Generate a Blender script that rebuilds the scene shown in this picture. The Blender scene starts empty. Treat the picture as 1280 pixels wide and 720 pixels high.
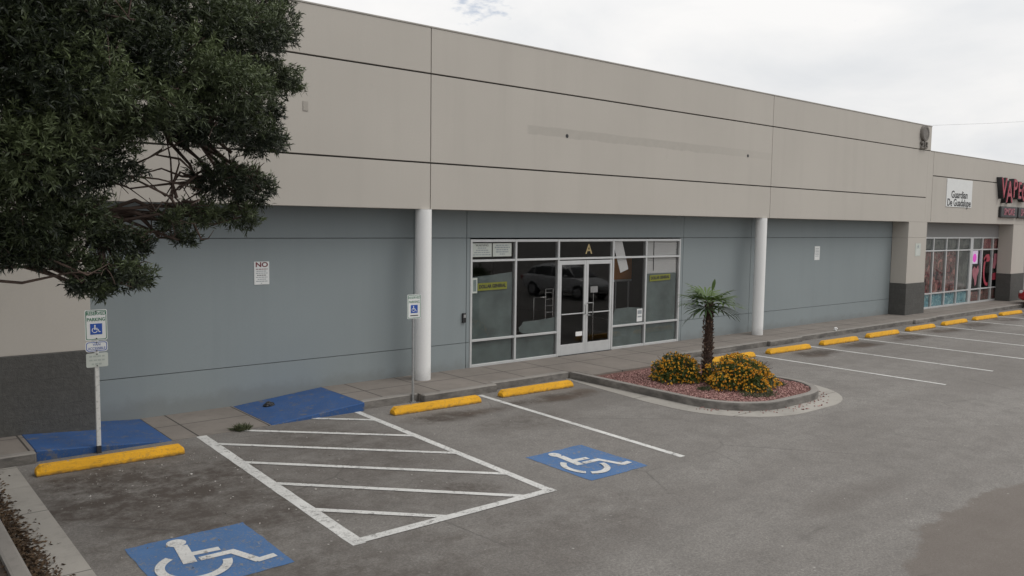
import bpy, bmesh, math, random
import numpy as np
from mathutils import Vector, Matrix
R = math.radians
random.seed(7); rng = np.random.default_rng(11)
SC = bpy.context.scene
COL = SC.collection

# ------------------------------------------------------------------ camera, world, sun, exposure
cam_data = bpy.data.cameras.new('camera')
cam_data.sensor_width = 36.0
cam_data.lens = 36.0 * 1016.65 / 1280.0
cam_data.clip_start = 0.05; cam_data.clip_end = 2000
cam = bpy.data.objects.new('camera', cam_data); COL.objects.link(cam)
yaw, pitch, roll = R(39.9629), R(4.5737), R(0.8098)
fw = Vector((math.sin(yaw)*math.cos(pitch), math.cos(yaw)*math.cos(pitch), -math.sin(pitch)))
rt = Vector((math.cos(yaw), -math.sin(yaw), 0)); up = rt.cross(fw)
r2 = rt*math.cos(roll) + up*math.sin(roll); u2 = -rt*math.sin(roll) + up*math.cos(roll)
M = Matrix((( r2.x, u2.x, -fw.x, 0.0), (r2.y, u2.y, -fw.y, -14.3346), (r2.z, u2.z, -fw.z, 3.2335), (0, 0, 0, 1)))
cam.matrix_world = M
SC.camera = cam

SUN_EL, SUN_AZ = R(52), R(140)          # azimuth clockwise from +Y; the light comes from the right, in front of the shop
SUN_STRENGTH, SUN_ANGLE = 0.85, R(28)
CLOUD_LOW, CLOUD_HIGH = 0.74, 1.02       # radiance of the cloud deck at the horizon and overhead
SKY_STRENGTH = 0.10
SC.view_settings.view_transform = 'Standard'; SC.view_settings.look = 'None'
SC.view_settings.exposure = 0.20; SC.view_settings.gamma = 1.0
SC.view_settings.use_curve_mapping = False

w = bpy.data.worlds.new('World'); SC.world = w; w.use_nodes = True
def build_world():
    nt = w.node_tree; nt.nodes.clear(); N = nt.nodes.new; L = nt.links.new
    out = N('ShaderNodeOutputWorld'); mix = N('ShaderNodeMixShader'); b1 = N('ShaderNodeBackground'); b2 = N('ShaderNodeBackground')
    sky = N('ShaderNodeTexSky'); sky.sky_type = 'NISHITA'; sky.sun_disc = False
    sky.sun_elevation = SUN_EL; sky.sun_rotation = SUN_AZ; sky.altitude = 1100
    L(sky.outputs[0], b1.inputs[0]); b1.inputs[1].default_value = SKY_STRENGTH
    tc = N('ShaderNodeTexCoord'); sep = N('ShaderNodeSeparateXYZ'); L(tc.outputs['Generated'], sep.inputs[0])
    def mth(op, a, b=None, c=None):
        n = N('ShaderNodeMath'); n.operation = op
        for i, x in enumerate((a, b, c)):
            if x is None: continue
            if isinstance(x, (int, float)): n.inputs[i].default_value = x
            else: L(x, n.inputs[i])
        return n.outputs[0]
    z = mth('MAXIMUM', sep.outputs[2], 0.0)
    zz = mth('ADD', z, 0.22)
    comb = N('ShaderNodeCombineXYZ'); L(mth('DIVIDE', sep.outputs[0], zz), comb.inputs[0]); L(mth('DIVIDE', sep.outputs[1], zz), comb.inputs[1])
    n1 = N('ShaderNodeTexNoise'); n1.inputs['Scale'].default_value = 1.3; n1.inputs['Detail'].default_value = 7; n1.inputs['Roughness'].default_value = .55
    n1.inputs['Distortion'].default_value = .3; L(comb.outputs[0], n1.inputs['Vector'])
    ramp = N('ShaderNodeValToRGB'); ramp.color_ramp.elements[0].position = .32; ramp.color_ramp.elements[1].position = .62
    ramp.color_ramp.elements[0].color = (.85, .868, .89, 1); ramp.color_ramp.elements[1].color = (1.04, 1.03, 1.02, 1)
    L(n1.outputs[0], ramp.inputs[0]); L(ramp.outputs[0], b2.inputs[0])
    L(mth('ADD', mth('MULTIPLY', z, CLOUD_HIGH-CLOUD_LOW), CLOUD_LOW), b2.inputs[1])
    # a few small blue gaps in the deck, above the roofline
    hole = N('ShaderNodeVectorMath'); hole.operation = 'DOT_PRODUCT'; L(tc.outputs['Generated'], hole.inputs[0])
    d = (fw + r2*((600-640)/1016.65) - u2*((-6-360)/1016.65)).normalized(); hole.inputs[1].default_value = d
    near = N('ShaderNodeMapRange'); near.interpolation_type = 'SMOOTHSTEP'; L(hole.outputs['Value'], near.inputs[0])
    near.inputs[1].default_value = math.cos(R(3.2)); near.inputs[2].default_value = math.cos(R(.5)); near.inputs[3].default_value = 0; near.inputs[4].default_value = .33
    n2 = N('ShaderNodeTexNoise'); n2.inputs['Scale'].default_value = 26.0; n2.inputs['Detail'].default_value = 5; L(comb.outputs[0], n2.inputs['Vector'])
    s = mth('ADD', n2.outputs[0], near.outputs[0])
    hm = N('ShaderNodeMapRange'); hm.interpolation_type = 'SMOOTHSTEP'; L(s, hm.inputs[0])
    hm.inputs[1].default_value = .72; hm.inputs[2].default_value = 1.02; hm.inputs[3].default_value = 0; hm.inputs[4].default_value = .5
    L(hm.outputs[0], mix.inputs[0]); L(b2.outputs[0], mix.inputs[1]); L(b1.outputs[0], mix.inputs[2]); L(mix.outputs[0], out.inputs[0])
build_world()
sd = bpy.data.lights.new('sun', 'SUN'); sd.energy = SUN_STRENGTH; sd.angle = SUN_ANGLE; sd.color = (1, .965, .91)
sun = bpy.data.objects.new('sun', sd); COL.objects.link(sun)
sdir = Vector((math.sin(SUN_AZ)*math.cos(SUN_EL), math.cos(SUN_AZ)*math.cos(SUN_EL), math.sin(SUN_EL)))
sun.rotation_euler = sdir.to_track_quat('Z', 'Y').to_euler()

# ------------------------------------------------------------------ node helpers and materials
class NT:
    def __init__(s, name):
        s.m = bpy.data.materials.new(name); s.m.use_nodes = True; s.t = s.m.node_tree
        s.p = s.t.nodes['Principled BSDF']; s.out = s.t.nodes['Material Output']
        s.co = s.t.nodes.new('ShaderNodeTexCoord').outputs['Object']
    def N(s, k): return s.t.nodes.new('ShaderNode'+k)
    def L(s, a, b): s.t.links.new(a, b)
    def set(s, sock, x):
        if isinstance(x, (int, float)): sock.default_value = x
        elif isinstance(x, (tuple, list)): sock.default_value = tuple(x) + ((1,) if len(x) == 3 and len(sock.default_value) == 4 else ())
        else: s.L(x, sock)
    def math(s, op, a, b=None, c=None, clamp=False):
        n = s.N('Math'); n.operation = op; n.use_clamp = clamp
        for i, x in enumerate((a, b, c)):
            if x is not None: s.set(n.inputs[i], x)
        return n.outputs[0]
    def map(s, scale, loc=(0, 0, 0), rot=(0, 0, 0), src=None):
        n = s.N('Mapping'); s.L(src or s.co, n.inputs[0]); n.inputs['Scale'].default_value = scale; n.inputs['Location'].default_value = loc; n.inputs['Rotation'].default_value = rot
        return n.outputs[0]
    def noise(s, scale, detail=3, rough=.55, vec=None, dist=0):
        n = s.N('TexNoise'); s.L(vec or s.co, n.inputs['Vector']); n.inputs['Scale'].default_value = scale
        n.inputs['Detail'].default_value = detail; n.inputs['Roughness'].default_value = rough; n.inputs['Distortion'].default_value = dist
        return n.outputs[0]
    def vor(s, scale, feature='F1', vec=None, out='Distance'):
        n = s.N('TexVoronoi'); s.L(vec or s.co, n.inputs['Vector']); n.inputs['Scale'].default_value = scale; n.feature = feature
        return n.outputs[out]
    def rng(s, x, a, b, c=0, d=1, smooth=False):
        n = s.N('MapRange'); n.interpolation_type = 'SMOOTHSTEP' if smooth else 'LINEAR'; s.L(x, n.inputs[0])
        for i, v in enumerate((a, b, c, d)): n.inputs[i+1].default_value = v
        return n.outputs[0]
    def mix(s, f, a, b, mode='MIX'):
        n = s.N('Mix'); n.data_type = 'RGBA'; n.blend_type = mode; s.set(n.inputs[0], f); s.set(n.inputs[6], a); s.set(n.inputs[7], b)
        return n.outputs[2]
    def ellipse(s, x, y, rx, ry, wob, soft=.5, rot=0):
        # soft worn patch with its own noisy outline, at a fixed place of the surface
        sp = s.N('SeparateXYZ'); s.L(s.map((1/rx, 1/ry, 1), src=s.map((1, 1, 1), loc=(-x, -y, 0))), sp.inputs[0])
        d = s.math('SQRT', s.math('ADD', s.math('MULTIPLY', sp.outputs[0], sp.outputs[0]), s.math('MULTIPLY', sp.outputs[1], sp.outputs[1])))
        return s.rng(s.math('ADD', d, wob), 1-soft, 1+soft*.5, 1, 0, True)
    def bump(s, h, strength=.3, dist=.01):
        n = s.N('Bump'); n.inputs['Strength'].default_value = strength; n.inputs['Distance'].default_value = dist; s.L(h, n.inputs['Height']); s.L(n.outputs[0], s.p.inputs['Normal'])
    def base(s, c): s.set(s.p.inputs['Base Color'], c)
    def rough(s, r): s.set(s.p.inputs['Roughness'], r)

def k(c, f): return tuple(x*f for x in c)
def pm(name, col, rough=.75, var=.12, scale=3, bump=0, bscale=60, metal=0, spec=None, grime=0):
    n = NT(name); a = n.noise(scale, 5); c = n.mix(n.rng(a, .3, .7), k(col, 1-var), k(col, 1+var))
    if grime:
        g = n.rng(n.noise(scale*4, 6, .65), .52, .75, 0, grime); c = n.mix(g, c, k(col, .35))
    n.base(c); n.rough(rough); n.p.inputs['Metallic'].default_value = metal
    if spec is not None: n.p.inputs['Specular IOR Level'].default_value = spec
    if bump: n.bump(n.noise(bscale, 4), bump, .01)
    return n.m
M_ = {}
def stucco(name, col, streak=.05, ghost=False):
    n = NT(name)
    big = n.noise(.35, 4); fine = n.noise(30, 3); st = n.noise(1.0, 4, .6, n.map((2.2, 2.2, .18)))
    c = n.mix(n.rng(big, .3, .7), k(col, .955), k(col, 1.035))
    c = n.mix(n.rng(st, .5, .8, 0, streak*6), c, k(col, .80))
    c = n.mix(n.rng(fine, .3, .7, 0, .5), c, k(col, .94))
    if ghost:   # band of mismatched paint where a long sign was taken down
        sp = n.N('SeparateXYZ'); n.L(n.co, sp.inputs[0])
        wob = n.math('MULTIPLY', n.math('SUBTRACT', n.noise(2.5, 4), .5), .09)
        dz = n.math('ABSOLUTE', n.math('SUBTRACT', n.math('ADD', sp.outputs[2], wob), 5.30))
        m = n.rng(dz, .09, .115, 1, 0, True)
        mx = n.math('MULTIPLY', n.rng(sp.outputs[0], 11.85, 11.95, 0, 1, True), n.rng(sp.outputs[0], 16.5, 21.5, 1, .35, True))
        mx = n.math('MULTIPLY', mx, n.rng(sp.outputs[0], 21.45, 21.5, 1, 0))
        c = n.mix(n.math('MULTIPLY', n.math('MULTIPLY', m, mx), n.rng(n.noise(5, 4), .3, .7, .5, .9)), c, (.40, .375, .338))
    sz_ = n.N('SeparateXYZ'); n.L(n.co, sz_.inputs[0]); low = n.rng(n.math('ADD', sz_.outputs[2], n.math('MULTIPLY', n.math('SUBTRACT', n.noise(2.6, 6, .7), .5), .5)), .0, .28, 1, 0, True)
    c = n.mix(n.math('MULTIPLY', low, .28), c, (.12, .105, .09))
    c = n.mix(n.rng(n.noise(1.7, 7, .75), .60, .72, 0, .35), c, k(col, .86))
    n.base(c); n.rough(.88); n.p.inputs['Specular IOR Level'].default_value = .25
    n.bump(n.noise(110, 4), .25, .004)
    return n.m
BEIGE = (.485, .454, .410); BLUE = (.257, .290, .299)
M_['beige'] = stucco('beige stucco', BEIGE, .05, True)
M_['blue'] = stucco('blue grey painted wall', BLUE, .055)
M_['grey_wall'] = stucco('grey painted wall', (.29, .29, .285), .03)
M_['wall_joint'] = pm('grey wall joint', (.135, .145, .15), .9)  # grey backing colour seen in the grooves between wall panels
M_['joint'] = pm('dark joint', (.06, .055, .05), .9)
M_['column'] = stucco('white column paint', (.80, .80, .79), .02)
M_['roof'] = pm('roof membrane', (.4, .4, .4), .8)
M_['coping'] = pm('metal coping', (.34, .32, .29), .5)

def m_cmu():
    n = NT('dark split face block'); b = n.N('TexBrick')
    sp = n.N('SeparateXYZ'); n.L(n.co, sp.inputs[0]); cb = n.N('CombineXYZ'); n.L(n.math('ADD', sp.outputs[0], sp.outputs[1]), cb.inputs[0]); n.L(sp.outputs[2], cb.inputs[1])
    n.L(cb.outputs[0], b.inputs['Vector']); b.inputs['Scale'].default_value = 1; b.inputs['Brick Width'].default_value = .4; b.inputs['Row Height'].default_value = .2
    b.inputs['Mortar Size'].default_value = .006; b.inputs['Mortar Smooth'].default_value = .4
    b.inputs['Color1'].default_value = (.088, .086, .08, 1); b.inputs['Color2'].default_value = (.10, .098, .092, 1); b.inputs['Mortar'].default_value = (.075, .073, .07, 1)
    c = n.mix(n.rng(n.noise(14, 5), .3, .7), b.outputs[0], n.mix(.5, b.outputs[0], (.05, .048, .045)))
    n.base(c); n.rough(.9); n.bump(n.noise(28, 6, .65), .8, .02); return n.m
M_['cmu'] = m_cmu()

def m_asphalt():
    n = NT('worn asphalt')
    wob = n.math('MULTIPLY', n.math('SUBTRACT', n.noise(1.1, 5, .6), .5), 1.7)
    agg = n.noise(95, 3, .7); grit = n.noise(34, 5, .8); mid = n.noise(2.2, 6, .62); big = n.noise(.16, 5, .55); lane = n.noise(.55, 5, .6, n.map((.16, 1.6, 1), rot=(0, 0, R(-6))))
    c = n.mix(n.rng(big, .3, .7), (.186, .170, .155), (.274, .256, .238))
    c = n.mix(n.rng(lane, .44, .62, 0, .65), c, (.30, .284, .264))
    c = n.mix(n.rng(mid, .46, .72, 0, .50), c, (.15, .139, .128))
    c = n.mix(n.rng(n.noise(8, 6, .75), .47, .70, 0, .55), c, (.15, .141, .132))
    c = n.mix(n.rng(grit, .42, .56, .55, 0), c, (.105, .099, .093))
    c = n.mix(n.rng(grit, .57, .68, 0, .4), c, (.36, .35, .335))
    # tyre polish, oil and dirt where cars stop
    dark = None
    for (x, y, rx, ry, s) in ((2.9, -3.6, 1.5, 1.5, .75), (3.3, -5.2, 1.6, 1.6, .55), (8.3, -3.0, 1.0, .42, .6), (10.7, -2.9, 1.1, .36, .75), (9.0, -4.1, 1.3, .6, .3), (5.6, -3.6, 1.6, 2.2, .36), (5.4, -5.6, 1.5, 1.6, .30), (3.0, -7.9, 2.6, 1.6, .45), (5.9, -7.7, 2.8, .9, .25), (6.1, -6.2, .5, .4, .6),
                              (20.2, -2.95, 1.0, .42, .8), (22.9, -2.9, 1.0, .40, .85), (25.7, -2.95, 1.1, .42, .75), (28.4, -2.9, 1., .40, .75), (31.2, -2.95, 1., .42, .7), (17.0, -3.0, .9, .5, .7), (34, -2.9, 1., .4, .7), (36.7, -2.9, 1., .4, .7)):
        e = n.math('MULTIPLY', n.ellipse(x, y, rx, ry, wob, .6), s)
        dark = e if dark is None else n.math('MAXIMUM', dark, e)
    dk = n.math('MULTIPLY', dark, n.rng(n.noise(3.2, 6, .72), .36, .60, .2, 1))
    c = n.mix(n.math('MULTIPLY', dk, 1.7, clamp=True), c, (.070, .056, .047))
    rust = None
    for (x, y, rx, ry, s) in ((10.9, -3.0, .7, .25, .6), (22.8, -3.05, .6, .22, .6), (19.8, -3.2, .5, .2, .5), (8.7, -3.0, .5, .2, .4), (28.2, -3.0, .6, .2, .4), (11.6, -2.8, .35, .3, .6)):
        e = n.math('MULTIPLY', n.ellipse(x, y, rx, ry, wob, .6), s)
        rust = e if rust is None else n.math('MAXIMUM', rust, e)
    c = n.mix(rust, c, (.085, .058, .040))
    # newer brown patch in the aisle, near the bottom right of the view
    pw = n.math('MULTIPLY', n.math('SUBTRACT', n.noise(1.6, 6, .6), .5), .45)
    c = n.mix(n.math('MULTIPLY', n.ellipse(10.6, -12.25, 3.7, 1.85, pw, .035), .72), c, (.140, .117, .100))
    c = n.mix(n.math('MULTIPLY', n.ellipse(9.8, -9.4, 1.2, .30, wob, .6), .35), c, (.10, .085, .074))
    # pale rim of dust along kerbs
    # pale specks of grit, and dark pits
    v = n.vor(7.5, vec=n.mix(.03, n.co, n.t.nodes.new('ShaderNodeTexNoise').outputs['Color'])); c = n.mix(n.math('MULTIPLY', n.math('MULTIPLY', n.rng(v, .07, .13, .85, 0), n.rng(n.noise(19, 2), .50, .54)), n.math('ADD', n.rng(n.noise(1.3, 3), .50, .6), dark, clamp=True)), c, (.44, .42, .39))
    c = n.mix(n.rng(agg, .36, .60, .35, 0), c, (.10, .095, .09))
    c = n.mix(n.rng(agg, .58, .78, 0, .5), c, (.27, .26, .245))
    # hairline cracks
    cv = n.vor(.33, 'DISTANCE_TO_EDGE', n.mix(.12, n.co, n.t.nodes.new('ShaderNodeTexNoise').outputs['Color']))
    c = n.mix(n.math('MULTIPLY', n.rng(cv, .002, .006, .35, 0), n.rng(n.noise(.5, 2), .48, .6)), c, (.05, .047, .044))
    n.base(c); n.rough(n.rng(mid, .3, .7, .82, .94)); n.p.inputs['Specular IOR Level'].default_value = .3
    n.bump(agg, .5, .008); return n.m
M_['asphalt'] = m_asphalt()

def m_concrete(name, col, joints=None, stain=.5, dark_sides=False, jy=None):
    n = NT(name)
    c = n.mix(n.rng(n.noise(.9, 6, .6), .3, .7), k(col, .84), k(col, 1.12))
    c = n.mix(n.rng(n.noise(4.5, 6, .65), .52, .78, 0, stain), c, k(col, .52))
    c = n.mix(n.rng(n.noise(70, 3, .7), .55, .8, 0, .5), c, k(col, .62))
    h = n.noise(70, 3)
    if jy:      # joints across the pan
        sp = n.N('SeparateXYZ'); n.L(n.co, sp.inputs[0]); fy = n.math('ABSOLUTE', n.math('SUBTRACT', n.math('FRACT', n.math('DIVIDE', n.math('ADD', sp.outputs[1], 3.9+jy/2+20*jy), jy)), .5))
        c = n.mix(n.rng(fy, .006/jy, .012/jy, .85, 0), c, k(col, .25))
    if dark_sides:   # noisy darkening of the upright faces
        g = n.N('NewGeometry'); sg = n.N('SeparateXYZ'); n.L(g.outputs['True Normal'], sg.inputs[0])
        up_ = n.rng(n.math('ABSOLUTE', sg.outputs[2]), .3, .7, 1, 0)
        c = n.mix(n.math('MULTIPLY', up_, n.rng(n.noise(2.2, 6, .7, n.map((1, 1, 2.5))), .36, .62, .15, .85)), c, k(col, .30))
    if joints:
        sp = n.N('SeparateXYZ'); n.L(n.co, sp.inputs[0])
        fx = n.math('ABSOLUTE', n.math('SUBTRACT', n.math('FRACT', n.math('DIVIDE', n.math('ADD', sp.outputs[0], joints[1]), joints[0])), .5))
        m = n.rng(fx, .5-.017/joints[0], .5-.009/joints[0], 0, 1)
        fy = n.math('ABSOLUTE', n.math('SUBTRACT', sp.outputs[1], joints[2])); m = n.math('MAXIMUM', m, n.rng(fy, .008, .016, 1, 0))
        c = n.mix(m, c, k(col, .22))
    n.base(c); n.rough(.88); n.bump(h, .35, .006); return n.m
M_['walk'] = m_concrete('sidewalk concrete', (.215, .190, .168), (1.143, .30, -.80), .45)
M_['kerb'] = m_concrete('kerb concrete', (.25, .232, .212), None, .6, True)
M_['gutter'] = m_concrete('gutter concrete', (.335, .315, .285), None, .6, False, 2.05)
M_['dirt'] = pm('leaf litter', (.05, .036, .026), .95, .4, 14, .8, 40)
M_['gravelbed'] = pm('red gravel bed', (.15, .075, .062), .95, .45, 26, 1.0, 60)

def paint(name, col, wear=.35, under=(.13, .122, .115), ws=9, base_dirt=False):
    n = NT(name)
    c = n.mix(n.rng(n.noise(2.5, 5), .3, .7), k(col, .86), k(col, 1.06))
    wr = n.math('MAXIMUM', n.rng(n.noise(ws, 7, .75), .56, .63, 0, wear), n.math('MULTIPLY', n.rng(n.noise(38, 5, .8), .53, .60, 0, wear*.9), n.rng(n.noise(1.9, 3), .42, .58, .25, 1)))
    c = n.mix(wr, c, under)
    if base_dirt:
        sp = n.N('SeparateXYZ'); n.L(n.co, sp.inputs[0]); zz_ = n.math('ADD', sp.outputs[2], n.math('MULTIPLY', n.math('SUBTRACT', n.noise(11, 5, .7), .5), .09))
        c = n.mix(n.rng(zz_, .0, .045, .85, 0, True), c, (.10, .075, .045))
        c = n.mix(n.rng(n.noise(3.5, 6, .75, n.map((1.2, 1, 5))), .55, .68, 0, .6), c, (.16, .10, .04))
    n.base(c); n.rough(.8); n.bump(n.noise(95, 3, .7), .4, .006); return n.m
M_['white_paint'] = paint('worn white road paint', (.62, .615, .595), .75)
M_['blue_paint'] = paint('worn blue road paint', (.062, .150, .325), 1.0, (.20, .195, .19))
M_['ramp_paint'] = paint('blue ramp paint', (.024, .082, .235), .85, (.125, .125, .13), 4)
M_['yellow'] = paint('yellow wheel stop paint', (.76, .385, .012), .45, (.22, .15, .08), 7, True)
M_['alu'] = pm('silver aluminium', (.60, .61, .61), .38, .05, 5, metal=.35)
M_['alu_dark'] = pm('dark gasket', (.02, .02, .02), .6)
M_['galv'] = pm('galvanised steel', (.42, .43, .43), .45, .15, 20, metal=.7)
M_['post_white'] = pm('chipped white post paint', (.62, .62, .60), .6, .06, 6, grime=.8)
M_['sign_white'] = pm('sign white', (.70, .71, .70), .5, .04, 4)
M_['sign_dim'] = pm('faded sign', (.50, .53, .49), .6, .06, 6)
M_['sign_green'] = pm('sign green ink', (.02, .16, .08), .5)
M_['sign_blue'] = pm('sign blue ink', (.015, .075, .36), .5)
M_['ink'] = pm('dark ink', (.03, .03, .033), .6)
M_['ink_soft'] = pm('faded ink', (.28, .31, .33), .6)
M_['faint_print'] = pm('washed out print', (.36, .40, .37), .6)
M_['ink_red'] = pm('red ink', (.16, .03, .04), .6)
M_['sticker'] = pm('yellow green sticker', (.18, .19, .022), .5, .05)
M_['gold'] = pm('gold vinyl', (.42, .33, .16), .5)
M_['black'] = pm('black plastic', (.018, .018, .02), .45)
M_['film'] = pm('frosted grey green film', (.148, .186, .180), .6, .24, 2.2)
M_['paper'] = pm('white paper', (.78, .78, .77), .7, .05)
M_['orange'] = pm('orange board', (.50, .20, .04), .7)
M_['floor_in'] = pm('interior floor tile', (.06, .061, .063), .4, .15, 1)
M_['wall_in'] = pm('interior wall', (.085, .087, .090), .8, .1)
M_['chrome'] = pm('chrome', (.6, .6, .6), .25, .05, metal=1)
M_['blind'] = pm('white blind', (.74, .74, .73), .7, .05)
M_['red_sign'] = pm('red sign face', (.36, .04, .065), .45, .15, 4)
M_['pink_sign'] = pm('dull pink sign face', (.33, .11, .14), .5, .2, 6)
M_['emblem'] = pm('weathered emblem', (.17, .155, .14), .7, .2, 9)
def glass(name, tint, kf=1):
    n = NT(name); t = n.N('BsdfTransparent'); t.inputs[0].default_value = (*tint, 1); g = n.N('BsdfGlossy'); g.inputs['Roughness'].default_value = .015
    lw = n.N('LayerWeight'); lw.inputs[0].default_value = .5; fm = n.math('ADD', n.math('MULTIPLY', n.math('POWER', lw.outputs['Facing'], 5.0), .9*kf), .035*kf); mx = n.N('MixShader'); n.L(fm, mx.inputs[0]); n.L(t.outputs[0], mx.inputs[1]); n.L(g.outputs[0], mx.inputs[2])
    b = n.N('Bump'); b.inputs['Strength'].default_value = .02; b.inputs['Distance'].default_value = .05; n.L(n.noise(1.1, 2), b.inputs['Height']); n.L(b.outputs[0], g.inputs['Normal'])
    n.L(mx.outputs[0], n.out.inputs[0]); return n.m
M_['glass'] = glass('tinted window glass', (.88, .88, .88))
M_['glass_shop'] = glass('clear shop glass', (.92, .94, .94), .55)
def m_poster(name, cols, scale):
    n = NT(name); v = n.noise(scale, 3, .5, n.map((1, 1, .8)), 1.2); r = n.N('ValToRGB'); n.L(v, r.inputs[0]); cr = r.color_ramp
    while len(cr.elements) < len(cols): cr.elements.new(.5)
    for i, c in enumerate(cols): cr.elements[i].position = .37 + .26*i/(len(cols)-1); cr.elements[i].color = (*c, 1)
    n.base(r.outputs[0]); n.rough(.5); return n.m
M_['poster_red'] = m_poster('red window poster', ((.05, .015, .02), (.30, .03, .05), (.12, .03, .04), (.5, .20, .17), (.05, .03, .03)), 4.0)
M_['poster_brown'] = m_poster('dim brown window poster', ((.02, .016, .014), (.24, .05, .06), (.20, .15, .12), (.06, .025, .025), (.42, .20, .17)), 3.2)
M_['poster_blue'] = m_poster('pale blue window poster', ((.05, .10, .12), (.20, .38, .44), (.10, .22, .27), (.42, .58, .60), (.16, .30, .34)), 3.0)
M_['poster_grey'] = m_poster('grey window film', ((.06, .058, .052), (.16, .155, .14), (.10, .098, .09)), 1.6)
def m_emit(name, col, s):
    n = NT(name); n.base(k(col, .3)); n.p.inputs['Emission Color'].default_value = (*col, 1); n.p.inputs['Emission Strength'].default_value = s; return n.m
M_['neon_pink'] = m_emit('lit magenta screen', (.9, .06, .62), .6)
M_['neon_white'] = m_emit('lit pale screen', (.9, .72, .9), .5)
def m_leaf(name, c0, c1, rough=.42, sub=.25):
    n = NT(name); a = n.N('Attribute'); a.attribute_name = 'shade'; c = n.mix(a.outputs['Fac'], c0, c1); n.base(c); n.rough(rough)
    tr = n.N('BsdfTranslucent'); n.L(c, tr.inputs[0]); mx = n.N('MixShader'); mx.inputs[0].default_value = sub
    n.L(n.p.outputs[0], mx.inputs[1]); n.L(tr.outputs[0], mx.inputs[2]); n.L(mx.outputs[0], n.out.inputs[0]); return n.m
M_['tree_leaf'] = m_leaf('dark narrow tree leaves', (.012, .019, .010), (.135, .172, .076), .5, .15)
M_['palm_leaf'] = m_leaf('palm fan leaf', (.030, .060, .016), (.105, .165, .038), .6, .2)
M_['bush_leaf'] = m_leaf('bush leaf', (.036, .056, .014), (.15, .19, .042), .5, .2)
M_['petal'] = m_leaf('orange and yellow petals', (.70, .28, .015), (.90, .56, .06), .6, .2)
M_['weed'] = m_leaf('dry green weeds', (.04, .055, .025), (.12, .13, .065), .7, .2)
M_['pebble'] = m_leaf('red gravel pebbles', (.16, .066, .060), (.50, .30, .27), .9, 0)
M_['litter_leaf'] = m_leaf('fallen brown leaves', (.035, .022, .014), (.12, .075, .04), .9, 0)
M_['grit'] = m_leaf('pale grit', (.16, .14, .12), (.46, .44, .41), .9, 0)
M_['bark'] = pm('grey brown bark', (.095, .066, .053), .95, .35, 12, .8, 40)
M_['palm_trunk'] = pm('palm trunk fibre', (.055, .034, .025), .95, .5, 25, .9, 70)
M_['palm_boot'] = pm('pale palm leaf bases', (.24, .165, .12), .9, .3, 9); M_['palm_boot_dark'] = pm('dark palm leaf bases', (.065, .036, .026), .9, .4, 9)
M_['tyre'] = pm('tyre rubber', (.02, .02, .02), .8)
M_['rim'] = pm('alloy rim', (.45, .45, .46), .3, .05, metal=.9)
M_['car_glass'] = pm('dark car glass', (.012, .014, .016), .06)
def car_paint(name, c, metal=0):
    n = NT(name); n.base(c); n.rough(.3); n.p.inputs['Coat Weight'].default_value = .8; n.p.inputs['Metallic'].default_value = metal; return n.m
M_['car_red'] = car_paint('red car paint', (.36, .012, .018)); M_['car_silver'] = car_paint('silver car paint', (.55, .56, .57), .0)
M_['lamp_clear'] = pm('headlamp lens', (.6, .62, .63), .12); M_['lamp_red'] = pm('tail lamp lens', (.30, .01, .01), .2)
M_['cable'] = pm('cable', (.55, .56, .57), .6)

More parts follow.
